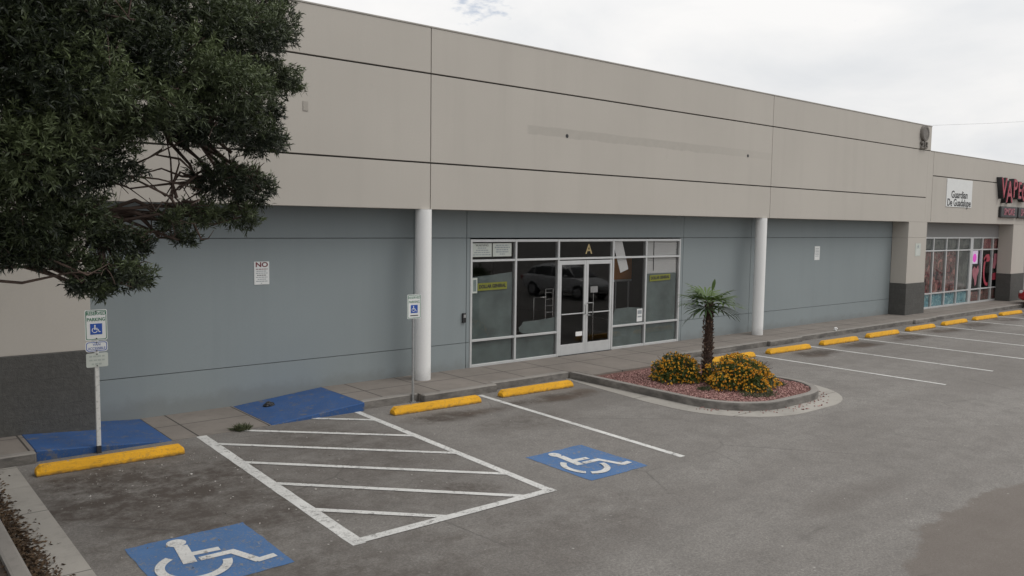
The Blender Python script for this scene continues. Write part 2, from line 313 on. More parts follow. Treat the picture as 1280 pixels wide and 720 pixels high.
# ------------------------------------------------------------------ mesh helpers
class MB:
    def __init__(s): s.v = []; s.f = []; s.mi = []
    def face(s, pts, mi=0):
        b = len(s.v); s.v += [tuple(p) for p in pts]; s.f.append(tuple(range(b, b+len(pts)))); s.mi.append(mi)
    def box(s, x0, x1, y0, y1, z0, z1, mi=0):
        b = len(s.v); s.v += [(x, y, z) for z in (z0, z1) for y in (y0, y1) for x in (x0, x1)]
        for q in ((0, 2, 3, 1), (4, 5, 7, 6), (0, 1, 5, 4), (2, 6, 7, 3), (0, 4, 6, 2), (1, 3, 7, 5)): s.f.append(tuple(b+i for i in q)); s.mi.append(mi)
        return s
    def prism(s, poly, z0, z1, mi=0, zt=None):
        n = len(poly); b = len(s.v)
        s.v += [(x, y, z0) for x, y in poly] + [(x, y, z1 if zt is None else zt(x, y)) for x, y in poly]
        s.f.append(tuple(b+i for i in reversed(range(n)))); s.f.append(tuple(b+n+i for i in range(n))); s.mi += [mi, mi]
        for i in range(n): j = (i+1) % n; s.f.append((b+i, b+j, b+n+j, b+n+i)); s.mi.append(mi)
        return s
    def tube(s, pts, rad, n=10, mi=0, cap=True):
        pts = [Vector(p) for p in pts]; rad = rad if hasattr(rad, '__len__') else [rad]*len(pts); rings = []
        for i, p in enumerate(pts):
            t = (pts[min(i+1, len(pts)-1)] - pts[max(i-1, 0)]).normalized(); a = t.cross(Vector((0, 0, 1)) if abs(t.z) < .9 else Vector((1, 0, 0))).normalized(); c = t.cross(a)
            b = len(s.v); s.v += [tuple(p + (a*math.cos(q) + c*math.sin(q))*rad[i]) for q in (2*math.pi*j/n for j in range(n))]; rings.append(b)
        for a, b in zip(rings, rings[1:]):
            for j in range(n): s.f.append((a+j, a+(j+1) % n, b+(j+1) % n, b+j)); s.mi.append(mi)
        if cap: s.f.append(tuple(reversed(range(rings[0], rings[0]+n)))); s.f.append(tuple(range(rings[-1], rings[-1]+n))); s.mi += [mi, mi]
        return s
    def build(s, name, mats, parent=None, loc=(0, 0, 0), smooth=False, bevel=0, auto=None, seg=1):
        me = bpy.data.meshes.new(name); me.from_pydata(s.v, [], s.f)
        for m in (mats if isinstance(mats, (list, tuple)) else [mats]): me.materials.append(M_[m] if isinstance(m, str) else m)
        me.polygons.foreach_set('material_index', s.mi)
        bm = bmesh.new(); bm.from_mesh(me); bmesh.ops.recalc_face_normals(bm, faces=bm.faces)
        if bevel:
            bmesh.ops.bevel(bm, geom=[e for e in bm.edges if len(e.link_faces) == 2 and e.calc_face_angle(0) > .4], offset=bevel, segments=seg, affect='EDGES', profile=.6)
        bm.to_mesh(me); bm.free()
        if smooth: me.polygons.foreach_set('use_smooth', [True]*len(me.polygons))
        if auto: 
            me.polygons.foreach_set('use_smooth', [True]*len(me.polygons)); me.set_sharp_from_angle(angle=R(auto))
        o = bpy.data.objects.new(name, me); COL.objects.link(o); o.location = loc
        if parent: o.parent = parent
        return o
def tag(o, label=None, cat=None, group=None, kind=None):
    for a, b in (('label', label), ('category', cat), ('group', group), ('kind', kind)):
        if b: o[a] = b
    return o
def empty(name, loc, label, cat, group=None, rz=0):
    o = bpy.data.objects.new(name, None); COL.objects.link(o); o.location = loc; o.rotation_euler.z = rz; o.empty_display_size = .2
    return tag(o, label, cat, group)
def struct(o): o['kind'] = 'structure'; return o
def copy_tree(o, parent=None):
    c = o.copy(); COL.objects.link(c)
    if parent: c.parent = parent
    for ch in [x for x in COL.objects if x.parent == o]: copy_tree(ch, c)
    return c
def raw_mesh(name, V, F, mat, parent=None, shade=None, loc=(0, 0, 0), smooth=False):
    # V (n,3) float, F (m,k) int: fast path for leaves and pebbles; shade: one value per vertex
    me = bpy.data.meshes.new(name); kf = F.shape[1]
    me.vertices.add(len(V)); me.vertices.foreach_set('co', V.astype(np.float32).ravel())
    me.loops.add(F.size); me.loops.foreach_set('vertex_index', F.astype(np.int32).ravel())
    me.polygons.add(len(F)); me.polygons.foreach_set('loop_start', np.arange(0, F.size, kf, dtype=np.int32))
    if smooth: me.polygons.foreach_set('use_smooth', np.ones(len(F), dtype=bool))
    me.update(calc_edges=True); me.validate()
    if shade is not None:
        a = me.attributes.new('shade', 'FLOAT', 'POINT'); a.data.foreach_set('value', shade.astype(np.float32))
    me.materials.append(M_[mat]); o = bpy.data.objects.new(name, me); COL.objects.link(o); o.location = loc
    if parent: o.parent = parent
    return o
def text(name, s, size, mat, loc, parent=None, rot=(R(90), 0, 0), ext=.002, align='CENTER', sx=1.0, bold=0, space=1.0):
    cu = bpy.data.curves.new('lettering', 'FONT'); cu.body = s; cu.size = size; cu.extrude = ext; cu.align_x = align; cu.align_y = 'CENTER'; cu.offset = bold; cu.space_character = space
    t = bpy.data.objects.new('lettering', cu); COL.objects.link(t); dg = bpy.context.evaluated_depsgraph_get(); dg.update()
    me = bpy.data.meshes.new_from_object(t.evaluated_get(dg)); bpy.data.objects.remove(t); bpy.data.curves.remove(cu)
    me.materials.clear(); me.materials.append(M_[mat]); me.transform(Matrix.Diagonal((sx, 1, 1, 1)))
    o = bpy.data.objects.new(name, me); COL.objects.link(o); o.location = loc; o.rotation_euler = rot
    if parent: o.parent = parent
    return o
def leaves(P, D, length, width, shade, droop=0.0, jitter=.25):
    """P (n,3) bases, D (n,3) directions -> two-triangle diamonds folded a little; returns V, F, vertex shade"""
    n = len(P); D = D / (np.linalg.norm(D, axis=1, keepdims=True)+1e-9)
    rv = rng.normal(size=(n, 3)); S = np.cross(D, rv); S /= (np.linalg.norm(S, axis=1, keepdims=True)+1e-9); Nn = np.cross(S, D)
    L = (length*(1+jitter*rng.uniform(-1, 1, n)))[:, None]; W = (width*(1+jitter*rng.uniform(-1, 1, n)))[:, None]
    a = P; tip = P + D*L + np.array([0, 0, -1.0])*L*droop; m = P + D*L*.42 + Nn*L*.05
    V = np.stack([a, m + S*W*.5, tip, m - S*W*.5], 1).reshape(-1, 3)
    F = np.arange(4*n).reshape(n, 4)
    return V, F, np.repeat(shade, 4)

GZ = -.15       # asphalt level; the sidewalk is at 0
# ------------------------------------------------------------------ ground, sidewalk, kerbs
g = MB(); g.face([(-400, -400, GZ), (500, -400, GZ), (500, 400, GZ), (-400, 400, GZ)]); struct(g.build('parking_lot', 'asphalt'))
def walk_z(x):
    if x <= 2.05: return 0
    if x <= 3.88: return -.142*(x-2.05)/1.83
    if x <= 5.45: return -.142
    if x <= 7.2: return -.142*(1-(x-5.45)/1.75)
    return 0
s = MB()
def walk_strip(x0, x1, y0, y1):
    s.prism([(x0, y0), (x1, y0), (x1, y1), (x0, y1)], -.4, 0, 0, lambda x, y: walk_z(x))
EDGE = -1.50
for a, b in ((-30, 2.05), (3.88, 5.45)): walk_strip(a, b, -1.63, .4)
walk_strip(7.2, 8.4, -1.45, .4); walk_strip(8.4, 10.15, -1.66, .4); walk_strip(10.15, 12.3, EDGE, .4); walk_strip(12.303, 15.697, -1.64, .4); walk_strip(12.46, 15.54, -2.20, -1.64)
walk_strip(15.7, 20.25, -1.33, .4); walk_strip(20.25, 21.95, -1.42, .4); walk_strip(21.95, 29.4, -1.33, .4); walk_strip(29.4, 31.1, -1.42, .4); walk_strip(31.1, 75, -1.33, .4)
struct(s.build('sidewalk', 'walk'))
kb = MB()
def kerb(x0, x1, y): kb.box(x0, x1, y-.15, y, -.4, .003)
kerb(-30, 2.05, -1.63); kerb(7.2, 8.4, -1.45); kerb(8.4, 10.15, -1.66); kerb(10.15, 12.297, EDGE); kerb(15.703, 20.25, -1.33); kerb(20.25, 21.95, -1.42); kerb(21.95, 29.4, -1.33); kerb(29.4, 31.1, -1.42); kerb(31.1, 75, -1.33)
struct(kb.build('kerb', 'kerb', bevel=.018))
lp = MB(); lp.prism([(3.88, -1.70), (5.45, -1.70), (5.45, -1.632), (3.88, -1.632)], -.4, -.143); struct(lp.build('kerb_ramp_landing', 'walk'))
# blue painted side ramps, level with the asphalt at one end and with the sidewalk at the other
def ramp(name, x0, x1, z0, z1, y0, y1, label):
    m = MB(); m.prism([(x0, y0), (x1, y0), (x1, y1), (x0, y1)], -.4, 0, 0, lambda x, y: z0 + (z1-z0)*(x-x0)/(x1-x0))
    tag(m.build(name, 'ramp_paint', bevel=.012), label, 'ramp')
ramp('kerb_ramp', 2.053, 3.877, .005, -.142, -1.70, -.02, 'blue painted kerb ramp behind the signpost with three panels')
ramp('kerb_ramp', 5.453, 7.197, -.142, .005, -1.70, -.02, 'blue painted kerb ramp at the head of the striped aisle')

# ------------------------------------------------------------------ the main store
FY = -.598
ZP, Z1, Z2, ZS, ZL, ZU, ZD = 7.074, 6.179, 4.413, 3.486, .572, 2.890, 1.187
store = empty('store_building', (15, 0, 0), 'long vacant beige and blue grey store with two white columns', 'building')
def sp_(o):     # parent keeping world place
    o.parent = store; o.matrix_parent_inverse = Matrix.Translation((-15, 0, 0)); return o
XL, XR = -30.0, 32.12
# fascia: separate stucco panels in front of a dark backing, so that the joints are real grooves
f = MB()
def panel_row(x0, x1, cuts, z0, z1, gv=.018):
    xs = [x0] + [c for c in cuts if x0 < c < x1] + [x1]
    for a, b in zip(xs, xs[1:]):
        f.box(a+(gv/2 if a != x0 else 0), b-(gv/2 if b != x1 else 0), FY, FY+.04, z0, z1)
cuts = [-27.14, -14.98, -2.83, 9.328, 21.485]
gh = .032
panel_row(XL, XR, cuts, Z1+gh/2, ZP)
panel_row(XL, 31.93, cuts, Z2+gh/2, Z1-gh/2); panel_row(XL, 31.93, cuts, ZS, Z2-gh/2)
f.box(31.93, 32.42, FY, FY+.04, ZS, Z1-gh/2)
sp_(f.build('fascia', 'beige', bevel=.004))
b = MB(); b.box(XL, XR, FY+.04, FY+.30, ZS+.004, ZP-.01); b.box(XR, 32.42, FY+.04, FY+.3, ZS+.004, Z1-.03); sp_(b.build('fascia_backing', 'joint'))
b = MB(); b.box(XR, XR+.012, FY+.002, FY+.34, Z1-.015, ZP-.002); b.box(31.8, XR-.002, FY+.302, 24, 5.9, ZP-.4); sp_(b.build('parapet_return', 'beige'))
b = MB(); b.box(XL, XR+.02, FY-.012, FY+.34, ZP+.001, ZP+.035); sp_(b.build('parapet_coping', 'coping', bevel=.006))
b = MB(); b.box(XL, 32.4, FY+.302, -.002, ZS-.0, ZS+.05); sp_(b.build('soffit', 'beige'))
b = MB(); b.box(XL, 31.7, .2, 25, 6.2, 6.4); sp_(b.build('roof', 'roof'))
# rear and side walls
b = MB(); b.box(XL, 32.3, 24.7, 25, -.3, 6.2); b.box(XL, XL+.3, .4, 24.69, -.3, 6.19); b.box(32.0, 32.3, .4, 24.69, -.3, 6.19); sp_(b.build('outer_wall', 'beige'))
# blue wall behind the fascia, in panels with joints, open at the storefront
b = MB()
def wall_panels(x0, x1, cuts, zlist, g1=.012):
    xs = [x0] + [c for c in cuts if x0 < c < x1] + [x1]
    for a, c in zip(xs, xs[1:]):
        for z0, z1 in zip(zlist, zlist[1:]):
            b.box(a+(.007 if a != x0 else 0), c-(.007 if c != x1 else 0), 0, .04, z0+(g1/2 if z0 > 0 else 0), z1-(g1/2 if z1 < ZS else 0))
zl = [-.3, ZL, ZU, ZS]
wall_panels(3.05-.012, 10.80, [9.33, 10.70], zl); wall_panels(10.80, 18.09, [], [ZU, ZS]); wall_panels(18.09, 30.62, [18.22, 21.48], zl)
b.box(XL, 1.42, 0, .04, -.3, ZS)
sp_(b.build('wall', 'blue', bevel=.003))
b = MB(); b.box(XL, 10.80, .041, .30, -.3, ZS+.6); b.box(10.80, 18.09, .041, .30, ZU+.002, ZS+.6); b.box(18.09, 33.0, .041, .30, -.3, ZS+.6); sp_(b.build('wall_backing', 'wall_joint'))
# piers: beige stucco above dark split face block
def pier(x0, x1):
    q = MB(); q.box(x0+.03, x1-.03, FY+.001, -.001, ZD, ZU-.008); q.box(x0+.03, x1-.03, FY+.001, -.001, ZU+.008, ZS-.003); q.box(x0+.04, x1-.04, FY+.012, -.01, ZU-.02, ZU+.02, 0); o = sp_(q.build('pier', 'beige', bevel=.004))
    q = MB(); q.box(x0, x1, FY-.03, -.002, -.3, ZD); c = q.build('pier_base', 'cmu', bevel=.01); c.parent = o
pier(1.41, 3.06); pier(30.60, 32.20)
for cx in (9.23, 21.22):
    q = MB(); q.tube([(cx, FY+.10, -.05), (cx, FY+.10, .02), (cx, FY+.10, ZS-.004)], [.165, .165, .165], 40); sp_(q.build('column', 'column', auto=50))

# storefront: aluminium grid, doors, glass, film
def frame_part(name, parent, mat='alu'):
    return MB()
fr = MB(); FA, FB = -.018, .085
VX = [10.80, 12.09, 13.44, 15.36, 16.64, 18.04]; MW = .055
for x in VX: fr.box(x, x+MW, FA, FB, 0.0, 2.86)
def rails(z, spans, hgt=.05):
    for a, c in spans: fr.box(a+MW+.001, c-.001, FA+.004, FB-.003, z, z+hgt)
al = list(zip(VX, VX[1:]))
rails(2.80, al, .06); rails(2.36, al); rails(.575, [al[0], al[1], al[3], al[4]]); rails(.0, [al[0], al[1], al[3], al[4]], .06)
front = sp_(fr.build('storefront_frame', 'alu', bevel=.004))
panes = [(a+MW, c-.0, 2.41, 2.80) for a, c in al]
for i in (0, 1, 3, 4):
    a, c = al[i]; panes += [(a+MW, c, .06, .575), (a+MW, c, .625, 2.36)]
for (a, c, z0, z1) in panes:
    q = MB(); q.box(a-.004, c+.004, .028, .036, z0-.004, z1+.004); o = q.build('glass_pane', 'glass'); o.parent = front; o.matrix_parent_inverse = store.matrix_world.inverted()
for o in [x for x in COL.objects if x.parent == front]: o.matrix_parent_inverse = Matrix.Identity(4)
def door(x0, x1, hinge_left):
    q = MB(); st = .075; y0, y1 = -.012, .035
    q.box(x0, x0+st, y0, y1, .01, 2.335); q.box(x1-st, x1, y0, y1, .01, 2.335)
    q.box(x0+st, x1-st, y0+.001, y1-.001, .01, .27); q.box(x0+st, x1-st, y0+.001, y1-.001, 2.235, 2.335)
    d = sp_(q.build('door', 'alu', bevel=.004))
    q = MB(); q.box(x0+st-.004, x1-st+.004, .010, .016, .266, 2.239); o = q.build('glass_pane', 'glass'); o.parent = d
    q = MB(); q.box(x0+st, x1-st, -.035, -.013, 1.01, 1.035) ; o = q.build('push_bar', 'alu', bevel=.003); o.parent = d
    hx = x1-.10 if hinge_left else x0+.12; dx = .12 if not hinge_left else .0
    q = MB()
    if not hinge_left: q.tube([(x0+.045, -.01, 1.26), (x0+.045, -.07, 1.27), (x0+.17, -.09, 1.27), (x0+.17, -.09, .96), (x0+.045, -.07, .96), (x0+.045, -.01, .97)], .014, 8)
    else: q.tube([(x1-.045, -.01, 1.22), (x1-.045, -.055, 1.21), (x1-.045, -.055, 1.0), (x1-.045, -.01, .99)], .012, 8); 
    o = q.build('handle', 'galv', smooth=True); o.parent = d
door(13.50, 14.42, True); door(14.425, 15.35, False)
q = MB(); q.box(13.50, 15.355, -.06, .09, .0025, .012); o = q.build('threshold', 'alu_dark'); o.parent = front
# frosted film left on the inside of the glass
Yf = .045
def film(poly):
    m = MB(); m.v = [(x, Yf, z) for x, z in poly] + [(x, Yf+.002, z) for x, z in poly]; n_ = len(poly)
    m.f = [tuple(range(n_)), tuple(range(n_, 2*n_))] + [(i, (i+1) % n_, n_+(i+1) % n_, n_+i) for i in range(n_)]; m.mi = [0]*len(m.f)
    o = m.build('window_film', 'film'); o.parent = front
for i in (0, 1, 3, 4):
    a, c = al[i]; film([(a+MW, .04), (c-.04, .04), (c-.04, .58), (a+MW, .58)])
film([(10.86, .62), (12.05, .62), (12.05, 2.11), (11.4, 2.05), (10.86, 2.02)])
film([(12.30, .70), (12.42, .64), (13.43, .63), (13.43, .97), (12.85, .93), (12.40, .92), (12.36, .85), (12.27, .79)])
film([(15.44, .62), (16.6, .62), (16.6, 1.02), (16.1, 1.06), (15.55, 1.05), (15.50, .92), (15.43, .78)])
film([(16.70, .62), (17.98, .62), (17.98, 1.93), (16.70, 1.93)])
# interior room behind the glass
q = MB(); q.box(10.4, 20.2, .30, 11, -.35, -.003); sp_(q.build('interior_floor', 'floor_in'))
q = MB(); q.box(10.1, 10.4, .30, 11, -.3, 3.9); q.box(20.2, 20.5, .30, 11, -.3, 3.9); q.box(10.1, 20.5, 11.0, 11.3, -.3, 3.9); q.box(10.4, 20.2, .30, 10.99, 3.5, 3.7); sp_(q.build('interior_wall', 'wall_in'))
q = MB(); q.box(16.73, 17.99, .082, .084, 1.90, 2.84)
for i in range(20): q.box(16.72, 18.0, .058, .080, 1.91+.047*i, 1.947+.047*i)
o = q.build('window_blind', 'blind'); o.parent = front
q = MB(); q.box(17.02, 17.045, .050, .056, 2.0, 2.82); o = q.build('blind_rod', 'alu_dark'); o.parent = front
text('unit_letter', 'A', .34, 'gold', (14.52, .024, 2.60), front, bold=.006)

# things inside, seen through the glass
t = empty('display_rack', (13.62, 1.05, 0), 'bare chrome display rack seen through the glass left of the doors', 'rack')
def child(o, p): o.parent = p; return o
q = MB()
for x in (.40, .66):
    q.tube([(x, 0, 0), (x, 0, 1.55)], .016, 6)
for z in (.95, 1.12, 1.29, 1.46, 1.55): q.tube([(.40, 0, z), (.66, 0, z)], .010, 6)
child(q.build('ladder', 'chrome'), t)
q = MB(); q.tube([(0.0, 0, 0), (0.0, 0, 1.35), (.40, 0, 1.35)], .016, 6); child(q.build('rail', 'chrome'), t)
t = empty('sign_stand', (15.20, .50, 0), 'slim floor stand with small white card inside the right door', 'stand')
q = MB(); q.tube([(0, 0, .02), (0, 0, 1.5)], .016, 8); child(q.build('pole', 'chrome'), t)
q = MB(); q.tube([(0, 0, 0), (0, 0, .02)], .14, 16); child(q.build('base', 'chrome'), t)
q = MB(); q.box(-.13, .13, -.03, -.015, 1.46, 1.62); child(q.build('card', 'paper'), t)
t = empty('orange_board', (16.55, .95, 0), 'tall board with orange top standing behind the torn white paper', 'board')
q = MB(); q.box(-.10, .62, 0, .03, 1.72, 2.36); child(q.build('panel', 'orange'), t)
q = MB()
for x in (-.02, .5): q.box(x, x+.03, .0, .03, 0, 1.72)
q.box(-.10, .62, -.003, .033, 1.66, 1.715); child(q.build('stand', 'alu'), t)

# things taped to the glass
def flat(name, x0, x1, y, z0, z1, mat, label, cat, tilt=0, th=.004, group=None):
    e = MB(); e.box(-(x1-x0)/2, (x1-x0)/2, -th, 0, -(z1-z0)/2, (z1-z0)/2); o = e.build(name, mat, loc=((x0+x1)/2, y, (z0+z1)/2)); o.rotation_euler.y = tilt; return tag(o, label, cat, group)
def word_bars(parent, x0, x1, z, y, hgt, mat, seed, fill=.9):
    """small print too blurred to read: short dark dashes, one per word"""
    r_ = random.Random(seed); e = MB(); x = x0
    while x < x1-.01:
        wd = min(r_.uniform(.03, .08)*(x1-x0)/.5+.02, x1-x); e.box(x, x+wd, y-.001, y, z-hgt/2, z+hgt/2); x += wd + hgt*.6
    return child(e.build('small_print', mat), parent)
o = flat('window_sign', 10.87, 11.42, .027, 2.47, 2.77, 'sign_dim', 'white WARNING notice at the far left of the top window row', 'sign')
text('lettering', 'WARNING', .075, 'ink', (0, -.0045, .105), o, ext=.001)
for i, (a, c) in enumerate(((-.12, .12), (-.17, .17), (-.22, .22), (-.25, .25))): word_bars(o, a, c, .045-.05*i, -.0042, .022, 'ink_soft', i)
o = flat('window_sign', 11.45, 12.00, .027, 2.47, 2.77, 'sign_dim', 'white notice with faint blue print, right of the WARNING notice', 'sign')
for i, (a, c) in enumerate(((-.18, .18), (-.22, .22), (-.17, .17), (-.18, .18), (-.07, .07))): word_bars(o, a, c, .105-.05*i, -.0042, .026, 'ink_soft', 20+i)
for (xa, xb, za, zb, lab, tl) in ((11.03, 11.88, 1.715, 1.885, 'yellow green strip with black lettering on the left window', R(-1)), (16.86, 17.72, 1.725, 1.89, 'yellow green strip with black lettering on the window nearest the palm', R(-1.5))):
    o = flat('window_sticker', xa, xb, .027, za, zb, 'sticker', lab, 'sticker', tl)
    text('lettering', 'DOLLAR GENERAL', .105, 'black', (0, -.0045, 0), o, ext=.001, sx=.88, bold=.005)
o = flat('window_sticker', 14.10, 14.33, .008, .45, .56, 'paper', 'small blank white label low on the left door', 'sticker')
e = MB(); e.face([(15.40, .042, 2.79), (15.76, .042, 2.80), (16.02, .042, 2.07), (15.72, .042, 1.98)]); o = e.build('paper_sheet', 'paper'); sol = o.modifiers.new('thickness', 'SOLIDIFY'); sol.thickness = .003
tag(o, 'torn strip of white paper hanging inside glass right of the doors', 'paper')
o = flat('window_sign', 16.38, 16.60, .027, .66, 1.0, 'sign_white', 'small white two part notice at lower corner right of the doors', 'sign')
e = MB(); e.box(-.08, .08, -.0052, -.0042, .03, .13); e.box(-.08, .08, -.0052, -.0042, -.06, -.02); child(e.build('small_print', 'ink_soft'), o)
o = flat('window_sign', 10.88, 11.02, .027, 1.66, 2.0, 'sign_dim', 'narrow faint sheet beside the left yellow green strip', 'sign')
e = MB(); e.box(-.045, .045, -.0052, -.0042, -.13, .13); child(e.build('small_print', 'film'), o)

# fixtures on the walls
o = flat('wall_sign', 5.885, 6.17, -.002, 2.045, 2.465, 'sign_white', 'white NO sign with fine print on the blue wall', 'sign', th=.006)
text('lettering', 'NO', .12, 'ink_red', (0, -.0065, .15), o, ext=.001, bold=.004, sx=1.25)
for i, (a, c, m) in enumerate(((-.11, .11, 'ink_red'), (-.1, .1, 'ink_soft'), (-.11, .11, 'ink_soft'), (-.09, .09, 'ink'), (-.11, .11, 'ink_soft'), (-.08, .08, 'ink_soft'), (-.11, .11, 'ink_soft'), (-.02, .02, 'ink_soft'))): word_bars(o, a, c, .072-.037*i, -.0062, .013, m, 40+i)
o = flat('wall_sign', 25.15, 25.47, -.002, 2.14, 2.60, 'sign_white', 'small white notice on blue wall right of second column', 'sign', th=.006)
for i in range(6): word_bars(o, -.11, .11, .15-.05*i, -.0062, .018, 'ink_soft', 60+i)
o = flat('wall_sign', 31.25, 31.70, FY-.001, 2.20, 2.68, 'sign_dim', 'faded white notice on the beige pier by the shop windows', 'sign', th=.006)
for i in range(5): word_bars(o, -.13, .13, .0-.045*i, -.0062, .014, 'sign_white', 70+i)
e = MB(); e.tube([(0, -.0061, .12), (0, -.009, .12)], .055, 14); child(e.build('symbol', 'ink_soft'), o)
o = empty('key_box', (10.625, 0, 1.14), 'small black lock box on wall left of the storefront', 'lock box')
e = MB(); e.box(-.045, .045, -.05, -.001, -.11, .10); child(e.build('body', 'black', bevel=.008), o)
e = MB(); e.box(-.03, .03, -.056, -.051, .0, .07); child(e.build('face_plate', 'galv'), o)
o = empty('vent_cover', (6.62, FY, 5.27), 'small pale cover plate high on the fascia beside the tree', 'cover')
e = MB(); e.box(-.05, .05, -.012, -.001, -.09, .09); child(e.build('plate', 'beige', bevel=.006), o)
for (x, lab) in ((13.1, 'dark hole in the fascia left end of old sign band'), (20.26, 'dark hole in the fascia right end of old sign band')):
    e = MB(); e.tube([(x, FY-.004, 5.245), (x, FY+.01, 5.245)], .045, 12); tag(e.build('wall_bracket_hole', 'black'), lab, 'fixing hole')
o = empty('wall_emblem', (31.42, FY, 6.72), 'round weathered metal emblem at top right corner of the parapet', 'emblem')
e = MB(); e.tube([(0, -.10, .05), (0, -.005, .05)], .29, 32); child(e.build('disc', 'emblem'), o)
e = MB()
for i in range(32):
    a0, a1 = 2*math.pi*i/32, 2*math.pi*(i+1)/32; P = lambda a, r, y: (r*math.cos(a), y, .05+r*math.sin(a))
    e.face([P(a0, .20, -.112), P(a1, .20, -.112), P(a1, .25, -.112), P(a0, .25, -.112)])
    e.face([P(a0, .20, -.112), P(a1, .20, -.112), P(a1, .20, -.098), P(a0, .20, -.098)]); e.face([P(a0, .25, -.112), P(a1, .25, -.112), P(a1, .25, -.098), P(a0, .25, -.098)])
child(e.build('ring', 'emblem'), o)
text('unit_number', '213', .34, 'emblem', (0, -.05, -.39), o, ext=.04, bold=.012)

# ------------------------------------------------------------------ the shop on the right
shop = empty('shop_building', (40, 0, 0), 'lower beige vape shop adjoining right end of the vacant store', 'building')
def sh(o): o.parent = shop; o.matrix_parent_inverse = Matrix.Translation((-40, 0, 0)); return o
SX0, SX1, SZ = 32.445, 75.0, 6.165; S2 = 5.26
f = MB(); f.box(SX0, SX1, FY, FY+.04, S2+.018, SZ); f.box(SX0, SX1, FY, FY+.04, ZS, S2-.018); sh(f.build('fascia', 'beige', bevel=.004))
f = MB(); f.box(SX0-.02, SX1, FY+.041, FY+.30, ZS+.005, SZ-.01); sh(f.build('fascia_backing', 'joint'))
f = MB(); f.box(SX0-.3, SX1, FY-.012, FY+.34, SZ+.001, SZ+.03); sh(f.build('parapet_coping', 'coping', bevel=.006))
f = MB(); f.box(SX0, SX1, FY+.302, .3, ZS, ZS+.05); sh(f.build('soffit', 'beige'))
f = MB(); f.box(32.32, SX1, .31, 25, 5.7, 5.9); sh(f.build('roof', 'roof'))
f = MB(); f.box(32.32, SX1, 24.7, 25, -.3, 5.7); f.box(SX1-.3, SX1, .31, 24.69, -.3, 5.69); sh(f.build('outer_wall', 'beige'))
f = MB(); f.box(32.2, SX1, .0, .30, 2.90, ZS-.002); f.box(32.2, 33.19, .0, .3, -.3, 2.899); f.box(42.62, SX1, 0, .3, -.3, 2.899); sh(f.build('wall', 'grey_wall'))
for x0 in (41.0, 52.0, 63.0):
    q = MB(); q.box(x0+.03, x0+1.6, FY+.001, -.001, ZD+.06, ZS-.003); o = sh(q.build('pier', 'beige', bevel=.004))
    q = MB(); q.box(x0, x0+1.63, FY-.03, -.002, -.3, ZD+.06); c = q.build('pier_base', 'cmu', bevel=.01); c.parent = o
fr = MB(); SV = [33.19, 34.22, 35.46, 36.66, 37.93, 38.14, 39.22, 40.42, 41.62, 42.52]; MW2 = .07
for x in SV: fr.box(x, x+MW2, FA, FB, -.0, 2.90)
fr.box(37.99, 38.15, FA+.003, FB-.002, .0, 2.89)
for z, hgt in ((2.84, .06), (2.32, .055), (.58, .055), (-.0, .07)):
    for a, c in zip(SV, SV[1:]):
        if a == 37.93: continue
        fr.box(a+MW2+.001, c-.001, FA+.004, FB-.003, z, z+hgt)
sfr = sh(fr.build('storefront_frame', 'alu', bevel=.004))
def poster(x0, x1, z0, z1, mat, y=.047):
    e = MB(); e.box(x0, x1, y, y+.004, z0, z1); o = e.build('window_poster', mat); o.parent = sfr; return o
for i, (a, c) in enumerate(zip(SV, SV[1:])):
    if a == 37.93: continue
    for z0, z1 in ((.07, .58), (.635, 2.32), (2.375, 2.84)):
        e = MB(); e.box(a+MW2-.004, c+.004, .028, .036, z0-.004, z1+.004); o = e.build('glass_pane', 'glass_shop'); o.parent = sfr
    A, B = a+MW2+.02, c-.06
    if i < 4:
        poster(A, B, .08, .57, 'poster_blue'); poster(A, B, .64, 2.31, ['poster_brown', 'poster_brown', 'poster_brown', 'poster_grey'][i]); poster(A, B, 2.4, 2.82, 'poster_grey')
    elif i in (6, 7): poster(A, B, 2.39, 2.83, 'poster_red'); poster(A, B, .09, .55, 'poster_brown')
    elif i == 5: poster(A, B, .09, .5, 'poster_brown'); poster(A, B, 2.39, 2.83, 'poster_grey')
def decal(poly_list, mat, y=.026):
    e = MB()
    for poly in poly_list: e.prism([], 0, 0) if False else e.face([(x, y, z) for x, z in poly])
    o = e.build('window_decal', mat); o.parent = sfr; sol = o.modifiers.new('t', 'SOLIDIFY'); sol.thickness = .002
# red vinyl shapes on the clear panes
decal([[(38.35, 1.45), (38.55, 1.62), (38.75, 1.5), (38.98, 1.66), (39.08, 1.4), (38.9, 1.15), (38.85, .85), (38.72, .72), (38.62, 1.0), (38.42, 1.2)]], 'pink_sign')
arc = []
for i in range(14):
    t0, t1 = R(75+ (285-75)*i/14), R(75+(285-75)*(i+1)/14); cx, cz, ax, az = 40.05, 1.42, .50, .72
    arc.append([(cx+ax*math.cos(t0), cz+az*math.sin(t0)), (cx+ax*math.cos(t1), cz+az*math.sin(t1)), (cx+ax*.66*math.cos(t1), cz+az*.80*math.sin(t1)), (cx+ax*.66*math.cos(t0), cz+az*.80*math.sin(t0))])
decal(arc, 'red_sign')
decal([[(39.55, 1.95), (39.8, 2.12), (40.1, 2.12), (40.3, 1.95), (40.2, 1.8), (39.7, 1.8)]], 'red_sign')
decal([[(40.62, 1.5), (40.75, 2.15), (41.4, 2.15), (41.5, 1.5), (41.2, 1.45), (41.05, 1.75), (40.9, 1.45)]], 'pink_sign')
decal([[(40.62, .95), (40.7, 1.25), (41.4, 1.3), (41.5, .95)]], 'red_sign')
f = MB(); f.box(32.8, 48, .5, 7, -.35, -.003); sh(f.build('interior_floor', 'floor_in'))
